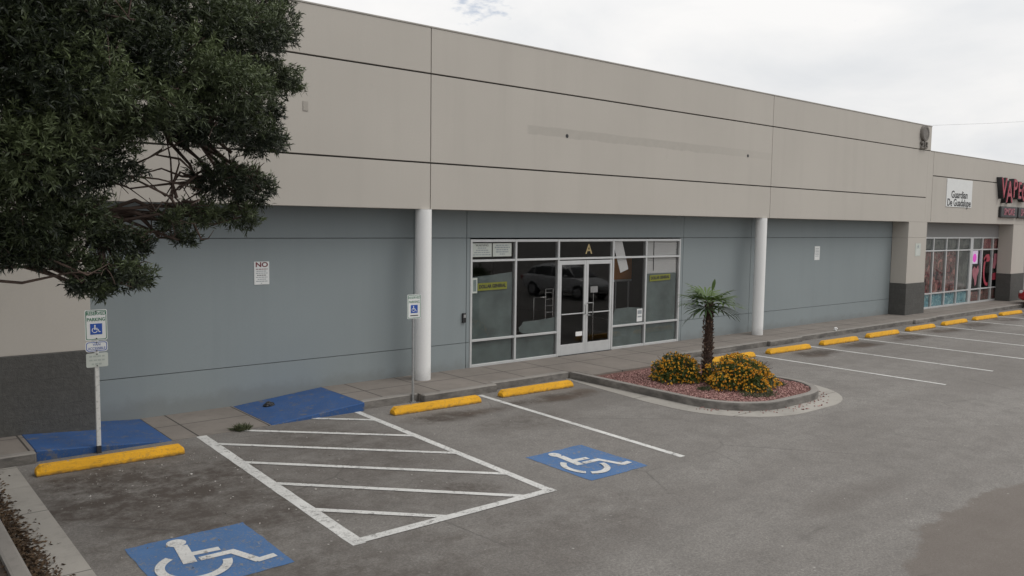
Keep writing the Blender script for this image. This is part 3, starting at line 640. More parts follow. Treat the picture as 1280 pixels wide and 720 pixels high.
f = MB(); f.box(32.5, 32.8, .31, 7, -.3, 3.9); f.box(48, 48.3, .31, 7, -.3, 3.9); f.box(32.5, 48.3, 7, 7.3, -.3, 3.9); f.box(32.8, 48, .31, 6.99, 3.55, 3.7); sh(f.build('interior_wall', 'wall_in'))
e = empty('lit_sign', (38.72, .10, 2.0), 'small glowing magenta and white sign inside the shop window', 'lit sign')
q = MB(); q.box(-.40, .36, 0, .03, -.28, .30); child(q.build('panel', 'neon_white'), e)
q = MB(); q.tube([(.0, -.012, -.02), (.0, -.001, -.02)], .19, 18); child(q.build('glowing_disc', 'neon_pink'), e)
# banner, raised letters
o = flat('banner', 33.70, 36.15, FY-.001, 4.12, 5.22, 'sign_white', 'white banner reading Guardian De Guadalupe on the shop fascia', 'sign', th=.02)
for wd_, wide, zz in (('Guardian', 1.56, -.07), ('De Guadalupe', 2.26, -.39)):
    t_ = text('lettering', wd_, .40, 'ink', (0, -.022, zz), o, ext=.003, bold=.007); xs_ = [v_.co.x for v_ in t_.data.vertices]; t_.scale.x = wide/(max(xs_)-min(xs_))
v = empty('shop_sign', (38.75, FY, 4.7), 'red and black raised VAPE letter sign above the shop windows', 'sign')
x = 0.0
for i, ch in enumerate('VAPECITY'):
    sz = [1.25, 1.35, 1.15, 1.05, 1.15, 1.1, 1.1, 1.1][i]; zz = .24+[.05, -.10, .08, .02, -.06, 0, .05, 0][i]
    wd = [.62, .68, .6, .52, .62, .32, .6, .62][i]
    o = text('letter_back', ch, sz, 'black', (x+wd/2-.03, -.10, zz), v, ext=.095, bold=.03, sx=.80)
    o = text('letter', ch, sz, 'red_sign', (x+wd/2, -.205, zz), v, ext=.008, bold=.004, sx=.80)
    x += wd
x = .42
for i, wd_ in enumerate(('SMOKE', 'SHOP')):
    n_ = len(wd_)*.36; e = MB(); e.box(x-.05, x+n_+.05, -.12, -.005, -.93, -.44); child(e.build('word_box', 'black', bevel=.05, seg=3), v)
    text('lettering', wd_, .42, 'pink_sign', (x+n_/2, -.125, -.685), v, ext=.006, bold=.008, sx=.92); x += n_+.25
text('unit_letter', 'C', .42, 'ink', (42.1, -.004, 3.12), shop).matrix_parent_inverse = Matrix.Translation((-40, 0, 0))

# ------------------------------------------------------------------ road markings
def line_poly(m, p, q, w_, z=GZ+.004):
    p, q = Vector((*p, 0)), Vector((*q, 0)); d = (q-p).normalized(); n_ = Vector((-d.y, d.x, 0))*w_/2
    segs = max(2, int((q-p).length/.25)); L_ = [[], []]
    for i in range(segs+1):
        c = p + (q-p)*i/segs; jw = 1+random.uniform(-.05, .05); L_[0].append((c.x+n_.x*jw, c.y+n_.y*jw, z)); L_[1].append((c.x-n_.x*jw, c.y-n_.y*jw, z))
    for i in range(segs): m.face([L_[1][i], L_[1][i+1], L_[0][i+1], L_[0][i]])
hatch = empty('access_aisle', (5.6, -4.3, GZ), 'white striped access aisle between the two blue parking symbols', 'road marking')
def hp(name, segs):
    m = MB()
    for p, q, w_, z in segs: line_poly(m, p, q, w_, z)
    o = m.build(name, 'white_paint'); o.parent = hatch; o.matrix_parent_inverse = Matrix.Translation((-5.6, 4.3, -GZ))
hp('border_line', [((4.31, -1.66), (4.13, -6.98), .16, GZ+.004)])
hp('border_line', [((7.05, -1.64), (6.88, -6.98), .12, GZ+.004)])
hp('border_line', [((4.10, -6.90), (6.95, -6.93), .13, GZ+.008)])
for p, q in (((6.18, -1.66), (7.0, -2.42)), ((4.98, -1.78), (6.97, -3.68)), ((4.34, -2.30), (6.93, -4.87)), ((4.30, -3.45), (6.9, -6.10)), ((4.26, -4.58), (6.50, -6.92)), ((4.22, -5.76), (5.34, -6.92))):
    hp('stripe', [(p, q, .095, GZ+.0075)])
def stall(p, q, w_, lab):
    m = MB(); line_poly(m, p, q, w_); tag(m.build('stall_line', 'white_paint'), lab, 'road marking', 'white stall lines')
stall((9.66, -1.87), (9.46, -7.0), .11, 'white stall line beginning between the two wheel stops nearest the signpost')
S = 2.743
words = ['first', 'second', 'third', 'fourth', 'fifth', 'sixth', 'seventh', 'eighth', 'ninth', 'tenth']
for i in range(10):
    x = 18.52 + S*i; stall((x, -2.15), (x, -7.0 + random.uniform(-.06, .06)), .10, words[i] + ' white stall line counting right from the gravel island')
# the two blue squares with the wheelchair symbol
def symbol_polys():
    T = []
    def bar(p, q, w0):
        p, q = Vector(p), Vector(q); d = (q-p).normalized(); n_ = Vector((-d.y, d.x))*w0/2; T.append([p+n_, p-n_, q-n_, q+n_])
    hc, hr = (.375, .875), .078
    T.append([Vector((hc[0]+hr*math.cos(a), hc[1]+hr*math.sin(a))) for a in (2*math.pi*i/20 for i in range(20))])
    bar((.385, .80), (.335, .44), .105); bar((.345, .60), (.62, .575), .07)
    bar((.42, .47), (.70, .46), .072); bar((.67, .485), (.785, .18), .074); bar((.765, .19), (.93, .205), .07)
    c = Vector((.345, .385)); ro, ri = .285, .212
    for a0, a1 in ((118, 222), (236, 350)):
        st = 14
        for i in range(st):
            t0, t1 = R(a0+(a1-a0)*i/st), R(a0+(a1-a0)*(i+1)/st)
            T.append([c+Vector((math.cos(t0), math.sin(t0)))*ro, c+Vector((math.cos(t0), math.sin(t0)))*ri, c+Vector((math.cos(t1), math.sin(t1)))*ri, c+Vector((math.cos(t1), math.sin(t1)))*ro])
    return T
def sym(x0, y0, wx, wy, lab):
    e = empty('parking_symbol', (x0, y0, GZ), lab, 'road marking', 'blue wheelchair parking symbols')
    m = MB(); nb = 10
    edge = [(wx*i/nb, random.uniform(-.012, .012)) for i in range(nb)] + [(wx+random.uniform(-.012, .012), wy*i/nb) for i in range(nb)] + [(wx*(1-i/nb), wy+random.uniform(-.012, .012)) for i in range(nb)] + [(random.uniform(-.012, .012), wy*(1-i/nb)) for i in range(nb)]
    m.face([(x, y, .004) for x, y in edge]); child(m.build('blue_square', 'blue_paint'), e)
    m = MB()
    for i, P in enumerate(symbol_polys()): m.face([(p.x*wx, p.y*wy, .008+.0002*i) for p in P])
    child(m.build('wheelchair_figure', 'white_paint'), e)
sym(2.17, -6.98, 1.24, 1.35, 'blue square with white wheelchair figure in the stall below the left ramp')
sym(7.59, -6.98, 1.12, 1.34, 'blue square with white wheelchair figure right of the striped aisle')

# ------------------------------------------------------------------ wheel stops
q = MB(); Lh, Bw, Tw, Hh = .93, .090, .058, .135
ring = [(-Bw, 0), (Bw, 0), (Bw, .05), (Tw, Hh), (-Tw, Hh), (-Bw, .05)]
b0 = []
for x, sc, hz in ((-Lh, 1, 1), (-Lh+.0, 1, 1), (Lh, 1, 1)): pass
secs = []
for x, top in ((-Lh, .62), (-Lh+.05, 1.0), (Lh-.05, 1.0), (Lh, .62)):
    b = len(q.v); q.v += [(x, y, z*(1 if z <= .05 else top)) for y, z in ring]; secs.append(b)
for a, c in zip(secs, secs[1:]):
    for j in range(6): q.f.append((a+j, a+(j+1) % 6, c+(j+1) % 6, c+j)); q.mi.append(0)
q.f.append(tuple(range(secs[0], secs[0]+6))); q.f.append(tuple(range(secs[-1], secs[-1]+6))); q.mi += [0, 0]
stop0 = empty('wheel_stop', (0, 0, 0), 'x', 'wheel stop', 'yellow wheel stops')
child(q.build('block', 'yellow', bevel=.006, seg=1), stop0)
e = MB()
for x in (-.55, .55): e.tube([(x, 0, .125), (x, 0, .1375)], .016, 10)
child(e.build('anchor_pins', 'galv'), stop0)
stops = [(2.86, -2.42, R(-2.0), 'yellow wheel stop in front of the signpost with three panels'),
         (8.35, -2.30, R(-2.2), 'yellow wheel stop beside the thin signpost near the first column'),
         (10.80, -2.27, R(-1.5), 'yellow wheel stop between white stall line and the gravel island'),
         (17.35, -2.30, R(-1), 'yellow wheel stop half hidden behind the flowering bushes'),
         (19.92, -2.35, R(-3), 'first clear yellow wheel stop right of the island, near second column')]
for i in range(1, 8):
    stops.append((19.9 + S*i - .03*i, -2.34 + random.uniform(-.03, .03), R(random.uniform(-3, 0)), words[i] + ' yellow wheel stop counting right from the one by the second column'))
for i, (x, y, rz, lab) in enumerate(stops):
    o = stop0 if i == 0 else copy_tree(stop0)
    o.location = (x, y, GZ); o.rotation_euler.z = rz; o['label'] = lab

# ------------------------------------------------------------------ signposts
def wheelchair_plate(parent, cx, cz, size, y):
    m = MB(); m.box(cx-size/2, cx+size/2, y-.002, y, cz-size/2, cz+size/2); child(m.build('blue_square', 'sign_blue'), parent)
    m = MB()
    for i, P in enumerate(symbol_polys()): m.face([(cx+(p.x-.5)*size*.86, y-.003-.00005*i, cz+(p.y-.5)*size*.86) for p in P])
    child(m.build('wheelchair_figure', 'sign_white'), parent)
def plate(parent, x0, x1, z0, z1, y, mat, border=None, name='sign_panel', rad=.02):
    m = MB(); P = []
    for cx, cz, a in ((x1-rad, z1-rad, 0), (x0+rad, z1-rad, 90), (x0+rad, z0+rad, 180), (x1-rad, z0+rad, 270)):
        for i in range(5): t_ = R(a+22.5*i); P.append((cx+rad*math.cos(t_), cz+rad*math.sin(t_)))
    n_ = len(P); m.v = [(a, y, c) for a, c in P] + [(a, y-.004, c) for a, c in P]
    m.f = [tuple(range(n_)), tuple(range(n_, 2*n_))] + [(i, (i+1) % n_, n_+(i+1) % n_, n_+i) for i in range(n_)]; m.mi = [0]*len(m.f)
    o = child(m.build(name, mat), parent)
    if border:
        m = MB(); cx, cz = (x0+x1)/2, (z0+z1)/2
        def ins(p, d): return (cx+(p[0]-cx)*(1-d/((x1-x0)/2)), y-.005, cz+(p[1]-cz)*(1-d/((z1-z0)/2)))
        for i in range(n_): a, c = P[i], P[(i+1) % n_]; m.face([ins(a, .010), ins(c, .010), ins(c, .019), ins(a, .019)])
        child(m.build('border', border), o)
    return o
t = empty('parking_sign', (2.84, -1.76, GZ), 'white chipped signpost with three stacked panels, behind the left wheel stop', 'sign post')
m = MB(); m.box(-.028, .028, -.006, .03, 0, 2.05); child(m.build('post', 'post_white', bevel=.004), t)
m = MB(); m.box(-.0285, .0285, -.010, .034, 0, .11); child(m.build('post_sleeve', 'ink'), t)
Yp = -.0085
o = plate(t, -.145, .145, 1.64, 2.075, Yp, 'sign_white', 'sign_green')
text('lettering', 'RESERVED', .066, 'sign_green', (0, Yp-.0055, 2.02), o, ext=.0008, bold=.0012, sx=.86); text('lettering', 'PARKING', .066, 'sign_green', (0, Yp-.0055, 1.935), o, ext=.0008, bold=.0012, sx=.86)
wheelchair_plate(o, 0, 1.80, .155, Yp-.005)
o = plate(t, -.145, .145, 1.475, 1.625, Yp, 'sign_white', 'sign_blue', rad=.035)
text('lettering', 'VAN', .05, 'sign_blue', (0, Yp-.0055, 1.578), o, ext=.0008); text('lettering', 'ACCESSIBLE', .055, 'sign_blue', (0, Yp-.0055, 1.522), o, ext=.0008, sx=.78)
o = plate(t, -.14, .145, 1.255, 1.455, Yp-.001, 'sign_dim')
for i, z in enumerate((1.41, 1.355, 1.30)): word_bars(o, -.10+.03*(i == 2), .10-.03*(i == 2), z, Yp-.0055, .022, 'faint_print', 80+i)
m = MB()
for z in (2.055, 1.665, 1.61, 1.49, 1.44, 1.275): m.tube([(0, Yp-.012, z), (0, Yp-.004, z)], .009, 8)
child(m.build('bolts', 'ink'), t)
t = empty('parking_sign', (8.265, -1.64, GZ), 'thin grey signpost with a single white panel, beside the first column', 'sign post')
m = MB(); m.tube([(0, .02, 0), (0, .02, 2.02)], .024, 12); child(m.build('post', 'galv', auto=40), t)
m = MB(); m.tube([(0, .02, 0), (0, .02, .02)], .06, 16); child(m.build('base_plate', 'galv'), t)
o = plate(t, -.15, .15, 1.585, 2.035, -.008, 'sign_white', 'sign_green')
text('lettering', 'RESERVED', .066, 'sign_green', (0, -.0135, 1.975), o, ext=.0008, sx=.86); text('lettering', 'PARKING', .066, 'sign_green', (0, -.0135, 1.895), o, ext=.0008, sx=.86)
wheelchair_plate(o, 0, 1.765, .15, -.013)
m = MB(); m.box(-.085, .085, -.0145, -.0128, 1.635, 1.652); child(m.build('arrow_bar', 'ink'), o)

# ------------------------------------------------------------------ planted islands
def rrect(x0, x1, y0, y1, r, n=10):
    """open outline: up the left side, round the near end, back along the right side"""
    P = [(x0, y1)] + [(x0, y1+(y0+r-y1)*i/6) for i in range(1, 6)]
    P += [(x0+r-r*math.cos(R(90)*i/n), y0+r-r*math.sin(R(90)*i/n)) for i in range(n+1)]
    P += [(x1-r+r*math.sin(R(90)*i/n), y0+r-r*math.cos(R(90)*i/n)) for i in range(n+1)]
    P += [(x1, y0+r+(y1-y0-r)*i/6) for i in range(1, 7)]
    return P
def offset(P, d):
    out = []
    for i, p in enumerate(P):
        a, c = Vector(P[max(i-1, 0)]), Vector(P[min(i+1, len(P)-1)]); t_ = (c-a).normalized(); n_ = Vector((t_.y, -t_.x)); out.append((p[0]+n_.x*d, p[1]+n_.y*d))
    return out
def band(P, Q, z0, z1, name, mat, parent, bevel=0):
    m = MB(); n_ = len(P)
    for i in range(n_): m.v += [(*P[i], z0), (*Q[i], z0), (*Q[i], z1), (*P[i], z1)]
    for i in range(n_-1):
        a, c = 4*i, 4*i+4
        for j in range(4): m.f.append((a+j, a+(j+1) % 4, c+(j+1) % 4, c+j)); m.mi.append(0)
    m.f += [(0, 1, 2, 3), (4*n_-4, 4*n_-3, 4*n_-2, 4*n_-1)]; m.mi += [0, 0]
    return child(m.build(name, mat, bevel=bevel, seg=2), parent)
isl = empty('planter_island', (14, -4, 0), 'kerbed island of red gravel with rounded end in front of the doors', 'island')
def isl_child(o): o.matrix_parent_inverse = Matrix.Translation((-14, 4, 0)); return o
P = rrect(12.30, 15.70, -6.13, -1.655, 1.25); Q = offset(P, -.15)
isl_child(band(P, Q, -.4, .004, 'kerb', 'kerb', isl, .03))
gx = [min(1, i/7)*.30 + .14 for i in range(len(P))]
G = [Vector(p) + (Vector(q_)-Vector(p))*1 for p, q_ in zip(P, offset(P, .45))]
taper = [(.25+.75*min(1, i/5)) for i in range(len(P))]
G = [(p[0]+(g_[0]-p[0])*t_, p[1]+(g_[1]-p[1])*t_) for p, g_, t_ in zip(P, G, taper)]
isl_child(band([(p[0], p[1]) for p in offset(P, .001)], G, -.4, GZ+.006, 'gutter', 'gutter', isl))
I = offset(P, -.148)
m = MB(); m.prism([p for p in I if p[1] < -2.2] + [(I[-1][0], -2.2), (I[0][0], -2.2)], -.3, -.035); isl_child(child(m.build('gravel_bed', 'gravelbed'), isl))
# loose red gravel
n = 9000; pts = []
while len(pts) < n:
    x, y = random.uniform(12.47, 15.53), random.uniform(-5.97, -2.37); r_ = 1.10
    cx = min(max(x, 12.45+r_), 15.55-r_); cy = max(y, -5.98+r_)
    if (x-cx)**2 + (y-cy)**2 < r_*r_ or (y > -5.98+r_): pts.append((x, y))
for i in range(130):  # strays washed into the gutter
    a = random.uniform(R(200), R(330)); rr = random.uniform(1.75, 2.1); pts.append((14+1.0*rr*math.cos(a), min(-5.2, -4.4+rr*math.sin(a))))
pts = np.array(pts); n = len(pts)
octv = np.array([[1, 0, 0], [0, 1, 0], [-1, 0, 0], [0, -1, 0], [0, 0, 1], [0, 0, -1]], float); octf = np.array([[0, 1, 4], [1, 2, 4], [2, 3, 4], [3, 0, 4], [1, 0, 5], [2, 1, 5], [3, 2, 5], [0, 3, 5]])
sz = rng.uniform(.010, .026, (n, 1, 1)); V = octv[None]*sz*rng.uniform(.6, 1.3, (n, 6, 1)) * np.array([1, 1, .7]); ang = rng.uniform(0, 6.28, n); ca, sa = np.cos(ang)[:, None], np.sin(ang)[:, None]
V = np.stack([V[..., 0]*ca - V[..., 1]*sa, V[..., 0]*sa + V[..., 1]*ca, V[..., 2]], -1)
zz = np.where(np.arange(n) >= n-130, GZ+.012, -.028); V += np.stack([pts[:, 0], pts[:, 1], zz], 1)[:, None, :]
F = (octf[None] + 6*np.arange(n)[:, None, None]).reshape(-1, 3)
tag(raw_mesh('gravel', V.reshape(-1, 3), F, 'pebble', None, np.repeat(rng.uniform(0, 1, n)**1.3, 6)), 'loose reddish gravel covering the planted island', 'gravel', kind='stuff')

isl2 = empty('tree_island', (-.4, -4.5, 0), 'kerbed tree island with leaf litter at the lower left', 'island')
P2 = rrect(-2.1, 1.28, -7.6, -1.79, 1.3); T2 = Matrix.Translation((.4, 4.5, 0))
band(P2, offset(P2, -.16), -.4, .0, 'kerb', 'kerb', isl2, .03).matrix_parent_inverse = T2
band(offset(P2, .001), offset(P2, .52), -.4, GZ+.006, 'gutter', 'gutter', isl2).matrix_parent_inverse = T2
m = MB(); m.prism(offset(P2, -.158), -.3, -.04); child(m.build('soil_bed', 'dirt'), isl2).matrix_parent_inverse = T2
# fallen leaves in the gutter and on the bed
n = 5200; px_ = np.concatenate([1.30 + np.abs(rng.normal(0, .10, 3400)), rng.uniform(-1.9, 1.1, 1800)]); py_ = np.concatenate([rng.uniform(-6.6, -2.0, 3400), rng.uniform(-7.2, -2.0, 1800)])
keep = (px_ > 1.2) | (np.abs(px_+.4) < 1.5); keep &= ~((px_ > 1.2) & (rng.uniform(0, 1, n) > np.clip(.25+.25*(-py_-1.8), .1, 1)))
px_, py_ = px_[keep], py_[keep]; n = len(px_); Pz = np.where(px_ > 1.2, GZ+.011, -.03) + rng.uniform(0, .012, n)
D = rng.normal(size=(n, 3)) * np.array([1, 1, .18]); V, F, sh_ = leaves(np.stack([px_, py_, Pz], 1), D, .055, .022, rng.uniform(0, 1, n))
tag(raw_mesh('fallen_leaves', V, F, 'litter_leaf', None, sh_), 'dry brown fallen leaves lying along the left gutter', 'leaf litter', kind='stuff')

# ------------------------------------------------------------------ the big tree on the left
tree = empty('tree', (-.3, -5.0, -.04), 'large dark green tree overhanging the parking from the left', 'tree')
lobes = [(1.25,-7.0,2.98,.24),(1.48,-6.9,2.92,.20),(1.0,-7.1,2.98,.27),(1.72,-6.8,2.62,.16),(3.73,-6.00,5.25,0.38),(3.87,-5.80,4.80,0.33),(3.64,-6.00,4.37,0.28),(4.16,-5.50,4.74,0.20),(3.10,-6.50,5.03,0.50),(2.83,-7.00,4.41,0.45),(3.13,-6.80,4.02,0.30),(2.64,-7.00,4.11,0.38),(3.37,-6.60,3.99,0.18),(3.29,-6.20,3.55,0.30),(2.93,-6.40,3.61,0.33),(3.20,-6.20,3.28,0.24),(2.76,-6.30,3.30,0.25),(2.61,-6.30,3.05,0.15),(3.50,-6.00,3.65,0.20),(2.44,-6.50,3.22,0.18),(1.90,-6.80,2.76,0.24),(1.71,-6.80,2.80,0.20),(2.12,-6.60,2.71,0.17),(2.06,-6.60,3.00,0.20),(1.81,-6.80,3.07,0.22),(1.57,-6.90,2.68,0.12),(1.33,-7.00,3.14,0.36),(1.08,-7.20,3.29,0.42),(1.56,-7.00,3.27,0.30),(1.12,-7.10,3.00,0.20),(1.69,-7.00,3.70,0.40),(1.29,-7.30,3.66,0.50),(1.00,-7.50,3.75,0.55),(2.02,-7.20,4.16,0.45),(2.34,-7.00,4.56,0.50),(1.84,-7.20,4.59,0.55),(1.37,-7.50,4.24,0.60),(1.05,-7.60,4.30,0.65),(2.55,-6.80,5.03,0.50),(1.96,-7.00,5.02,0.55),(1.41,-7.40,4.73,0.60),(0.97,-7.60,4.67,0.70),(2.67,-6.40,4.09,0.30),(1.88,-6.50,4.08,0.40),(3.54,-5.60,4.82,0.40),(3.82,-5.40,5.59,0.45)]
nview = len(lobes)
lr = random.Random(3); camp = Vector((0, -14.33, 3.23)); gap = (Vector((2.235, -6.5, 3.648)) - camp).normalized()
lobes = [(x - (.13 if x > 3.4 else 0), y, z, r_*.85) for x, y, z, r_ in lobes]
tries = 0
while len(lobes) < nview+75 and tries < 4000:
    tries += 1
    a, el = lr.uniform(0, 2*math.pi), lr.uniform(-.25, 1.5); rad = lr.uniform(.72, 1.0)
    c = Vector((-.3 + 4.0*rad*math.cos(a)*math.cos(el), -5.0 + 3.6*rad*math.sin(a)*math.cos(el), 4.6 + 4.0*rad*math.sin(el)))
    r_ = lr.uniform(.45, .75); v_ = c - camp
    if v_.y < .5: pass
    angp = (v_ - gap*v_.dot(gap)).length
    if v_.dot(gap) > 0 and angp < r_+.75: continue
    az = math.degrees(math.atan2(v_.x, v_.y)); elv = math.degrees(math.atan2(v_.z, math.hypot(v_.x, v_.y))); hr = math.degrees(r_/v_.length)
    if az+hr > 25.0 and elv < 30: continue
    if az+hr > 6 and elv-hr < 9.0 : continue
    if az+hr > 24.0 and elv < 60: continue
    if c.z < 3.0 or v_.length < 3.2: continue
    lobes.append((*c, r_))
tries = 0; nl0 = len(lobes)
while len(lobes) < nl0+46 and tries < 6000:      # unseen lobes added above the view, to shade crown and asphalt at left
    tries += 1
    c = Vector((lr.uniform(-4.5, .5), lr.uniform(-11.0, -6.5), lr.uniform(4.8, 8.6))); r_ = lr.uniform(.5, .8); v_ = c - camp
    elv = math.degrees(math.atan2(v_.z, math.hypot(v_.x, v_.y))); az = math.degrees(math.atan2(v_.x, v_.y)); hr = math.degrees(math.asin(min(1, (r_+.15)/v_.length)))
    if v_.length < 2.6 or (az+hr > 7 and elv-hr < 20): continue
    lobes.append((*c, r_))
# limbs: trunk forks into limbs, each lobe hangs on the nearest limb
br = MB(); trunk_top = Vector((-.2, -5.1, 2.3))
tr_ = MB(); tr_.tube([(-.3, -5, -.35), (-.3, -5, -.03), (-.28, -5.0, .25), (-.25, -5.05, 1.2), trunk_top], [.34, .30, .235, .205, .20], 16)
limbs = []
ends = [(1.1, -6.4, 3.0), (1.5, -6.4, 3.9), (2.4, -6.2, 4.2), (2.6, -5.2, 5.4), (.6, -6.6, 5.4), (-1.8, -6.3, 4.6), (-2.2, -4.2, 5.0), (.2, -3.4, 5.6), (1.9, -4.0, 5.8), (-.3, -5, 6.8), (1.8, -6.3, 3.25)]
for e_ in ends:
    e_ = Vector(e_); mid1 = trunk_top.lerp(e_, .35) + Vector((lr.uniform(-.15, .15), lr.uniform(-.15, .15), .15)); mid2 = trunk_top.lerp(e_, .7) + Vector((lr.uniform(-.15, .15), lr.uniform(-.15, .15), .10))
    pts_ = [trunk_top - Vector((0, 0, .15)), mid1, mid2, e_]; br.tube(pts_, [.13, .09, .06, .035], 8); limbs += [(trunk_top.lerp(mid1, t_), .10) for t_ in (.5, 1)] + [(mid1.lerp(mid2, t_), .07) for t_ in (.5, 1)] + [(mid2.lerp(e_, t_), .045) for t_ in (.5, 1)]
LP, LD, LS = [], [], []
j_ = lambda: Vector((lr.gauss(0, .06), lr.gauss(0, .06), lr.gauss(.0, .07)))
hubs = [Vector((2.75, -6.35, 3.62)), Vector((2.95, -6.5, 3.85)), Vector((2.5, -6.4, 3.40)), Vector((1.6, -6.6, 3.55)), Vector((1.75, -6.7, 3.95))]
for i in range(22):
    a_ = lr.choice(hubs) + j_()*.6; b_ = Vector((lr.uniform(1.5, 2.9), lr.uniform(-6.9, -6.2), lr.uniform(3.2, 4.3))); bow = Vector((0, 0, lr.uniform(-.16, .20)))
    br.tube([a_, a_.lerp(b_, .25)+bow*.6+j_(), a_.lerp(b_, .55)+bow+j_(), a_.lerp(b_, .8)+bow*.6+j_(), b_+j_()], [lr.uniform(.007, .020), .012, .008, .006, .003], 5, cap=False)
for i in range(8):
    a_ = Vector((lr.uniform(.5, .9), lr.uniform(-7.1, -6.6), lr.uniform(2.75, 3.1))); b_ = Vector((lr.uniform(1.4, 2.0), lr.uniform(-7, -6.6), lr.uniform(2.55, 3.0)))
    br.tube([a_, a_.lerp(b_, .4)+j_(), a_.lerp(b_, .75)+j_(), b_], [lr.uniform(.008, .02), .012, .008, .004], 5, cap=False)
for li, (x, y, z, r_) in enumerate(lobes):
    c = Vector((x, y, z)); inview = li < nview
    st = min(limbs, key=lambda q_: (q_[0]-c).length + .25*abs(q_[0].z-c.z)); p0 = st[0]
    for rep in range(3 if inview else (1 if y > -6.2 else 0)):
        tgt = c + Vector((lr.gauss(0, r_*.35), lr.gauss(0, r_*.35), lr.gauss(0, r_*.25)))
        q1 = p0.lerp(tgt, .4) + Vector((lr.gauss(0, .08), lr.gauss(0, .08), lr.gauss(.05, .07))); q2 = p0.lerp(tgt, .75) + Vector((lr.gauss(0, .07), lr.gauss(0, .07), lr.gauss(.02, .06)))
        br.tube([p0, q1, q2, tgt], [st[1]*.42, .020, .014, .008], 6, cap=False)
        for tw in range(5 if inview else 0):
            d_ = Vector((lr.gauss(0, 1), lr.gauss(0, 1), lr.gauss(.1, .7))).normalized(); b_ = q2.lerp(tgt, lr.random()); br.tube([b_, b_+d_*r_*.5+Vector((0, 0, .02)), b_+d_*r_*.9], [.007, .005, .003], 4, cap=False)
    # leaf rosettes spread through the lobe, thicker towards its outside
    nt_ = int((900 if inview else 300) * (r_/.5)**2 * (1 if inview else .8)) // 1
    nt_ = max(40, int(nt_/1.15))
    u_ = rng.normal(size=(nt_, 3)); u_ /= np.linalg.norm(u_, axis=1, keepdims=True); rr = rng.uniform(.15, 1, (nt_, 1))**.45
    ctr = np.array(c) + u_*rr*r_*np.array([1.12, 1.12, .78])*(1+.10*rng.normal(size=(nt_, 1))); kk = 14 if inview else 7
    tone = np.clip(.22 + .14*rng.normal(size=nt_) + max(-.18, .24*lr.gauss(0, 1)) + .62*np.maximum(u_[:, 2], -.3)*rr[:, 0]**2, 0, 1)  # lighter on upward-facing lobe tops: light from above put into the leaf colour
    base_dir = u_ + np.array([0, 0, .5]) + .45*rng.normal(size=(nt_, 3)); base_dir /= np.linalg.norm(base_dir, axis=1, keepdims=True)
    d_ = np.repeat(base_dir, kk, 0) + .75*rng.normal(size=(nt_*kk, 3))
    p_ = np.repeat(ctr, kk, 0) + np.repeat(base_dir, kk, 0)*rng.uniform(-.07, .03, (nt_*kk, 1))
    LP.append(p_); LD.append(d_); LS.append(np.clip(np.repeat(tone, kk) + .12*rng.normal(size=nt_*kk), 0, 1) + (0 if inview else 2))
LP, LD, LS = np.concatenate(LP), np.concatenate(LD), np.concatenate(LS)
iv = LS < 1.5
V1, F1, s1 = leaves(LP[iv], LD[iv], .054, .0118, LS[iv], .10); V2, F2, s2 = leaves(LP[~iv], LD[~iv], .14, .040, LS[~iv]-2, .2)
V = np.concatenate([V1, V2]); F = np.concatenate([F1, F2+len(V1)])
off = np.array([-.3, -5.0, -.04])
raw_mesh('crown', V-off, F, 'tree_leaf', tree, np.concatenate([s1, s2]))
TI = Matrix.Translation((.3, 5.0, .04))
child(tr_.build('trunk', 'bark', smooth=True), tree).matrix_parent_inverse = TI
child(br.build('branches', 'bark', smooth=True), tree).matrix_parent_inverse = TI

# ------------------------------------------------------------------ palm
palm = empty('palm_tree', (14.05, -4.0, -.04), 'small fan palm with shaggy brown trunk standing in the gravel island', 'palm')
m = MB(); H_ = 1.66
m.tube([(0, 0, -.2), (0, 0, .1), (.01, 0, .6), (.02, .0, 1.2), (.02, 0, H_)], [.112, .106, .092, .082, .072], 16)
n = 620; a = rng.uniform(0, 6.283, n); hz = rng.uniform(0.0, H_, n); rad = .107-.033*hz/H_
Pb = np.stack([rad*np.cos(a), rad*np.sin(a), hz], 1); Db = np.stack([np.cos(a)*.55, np.sin(a)*.55, rng.uniform(.2, 1.1, n)], 1) + .25*rng.normal(size=(n, 3))
V, F, s_ = leaves(Pb, Db, .060, .030, rng.uniform(0, 1, n)**2.2, 0)
for i in range(n): m.face([tuple(float(q_) for q_ in V[j]) for j in F[i]], 1 if random.random() < .72 else 2)
child(m.build('trunk', ['palm_trunk', 'palm_boot_dark', 'palm_boot']), palm)
pr = random.Random(5)
fr_spec = [(i*137.5 % 360, el) for i, el in enumerate((76, 50, 44, 38, 33, 29, 25, 21, 17, 13, 9, 4, -3, -14, -30))]
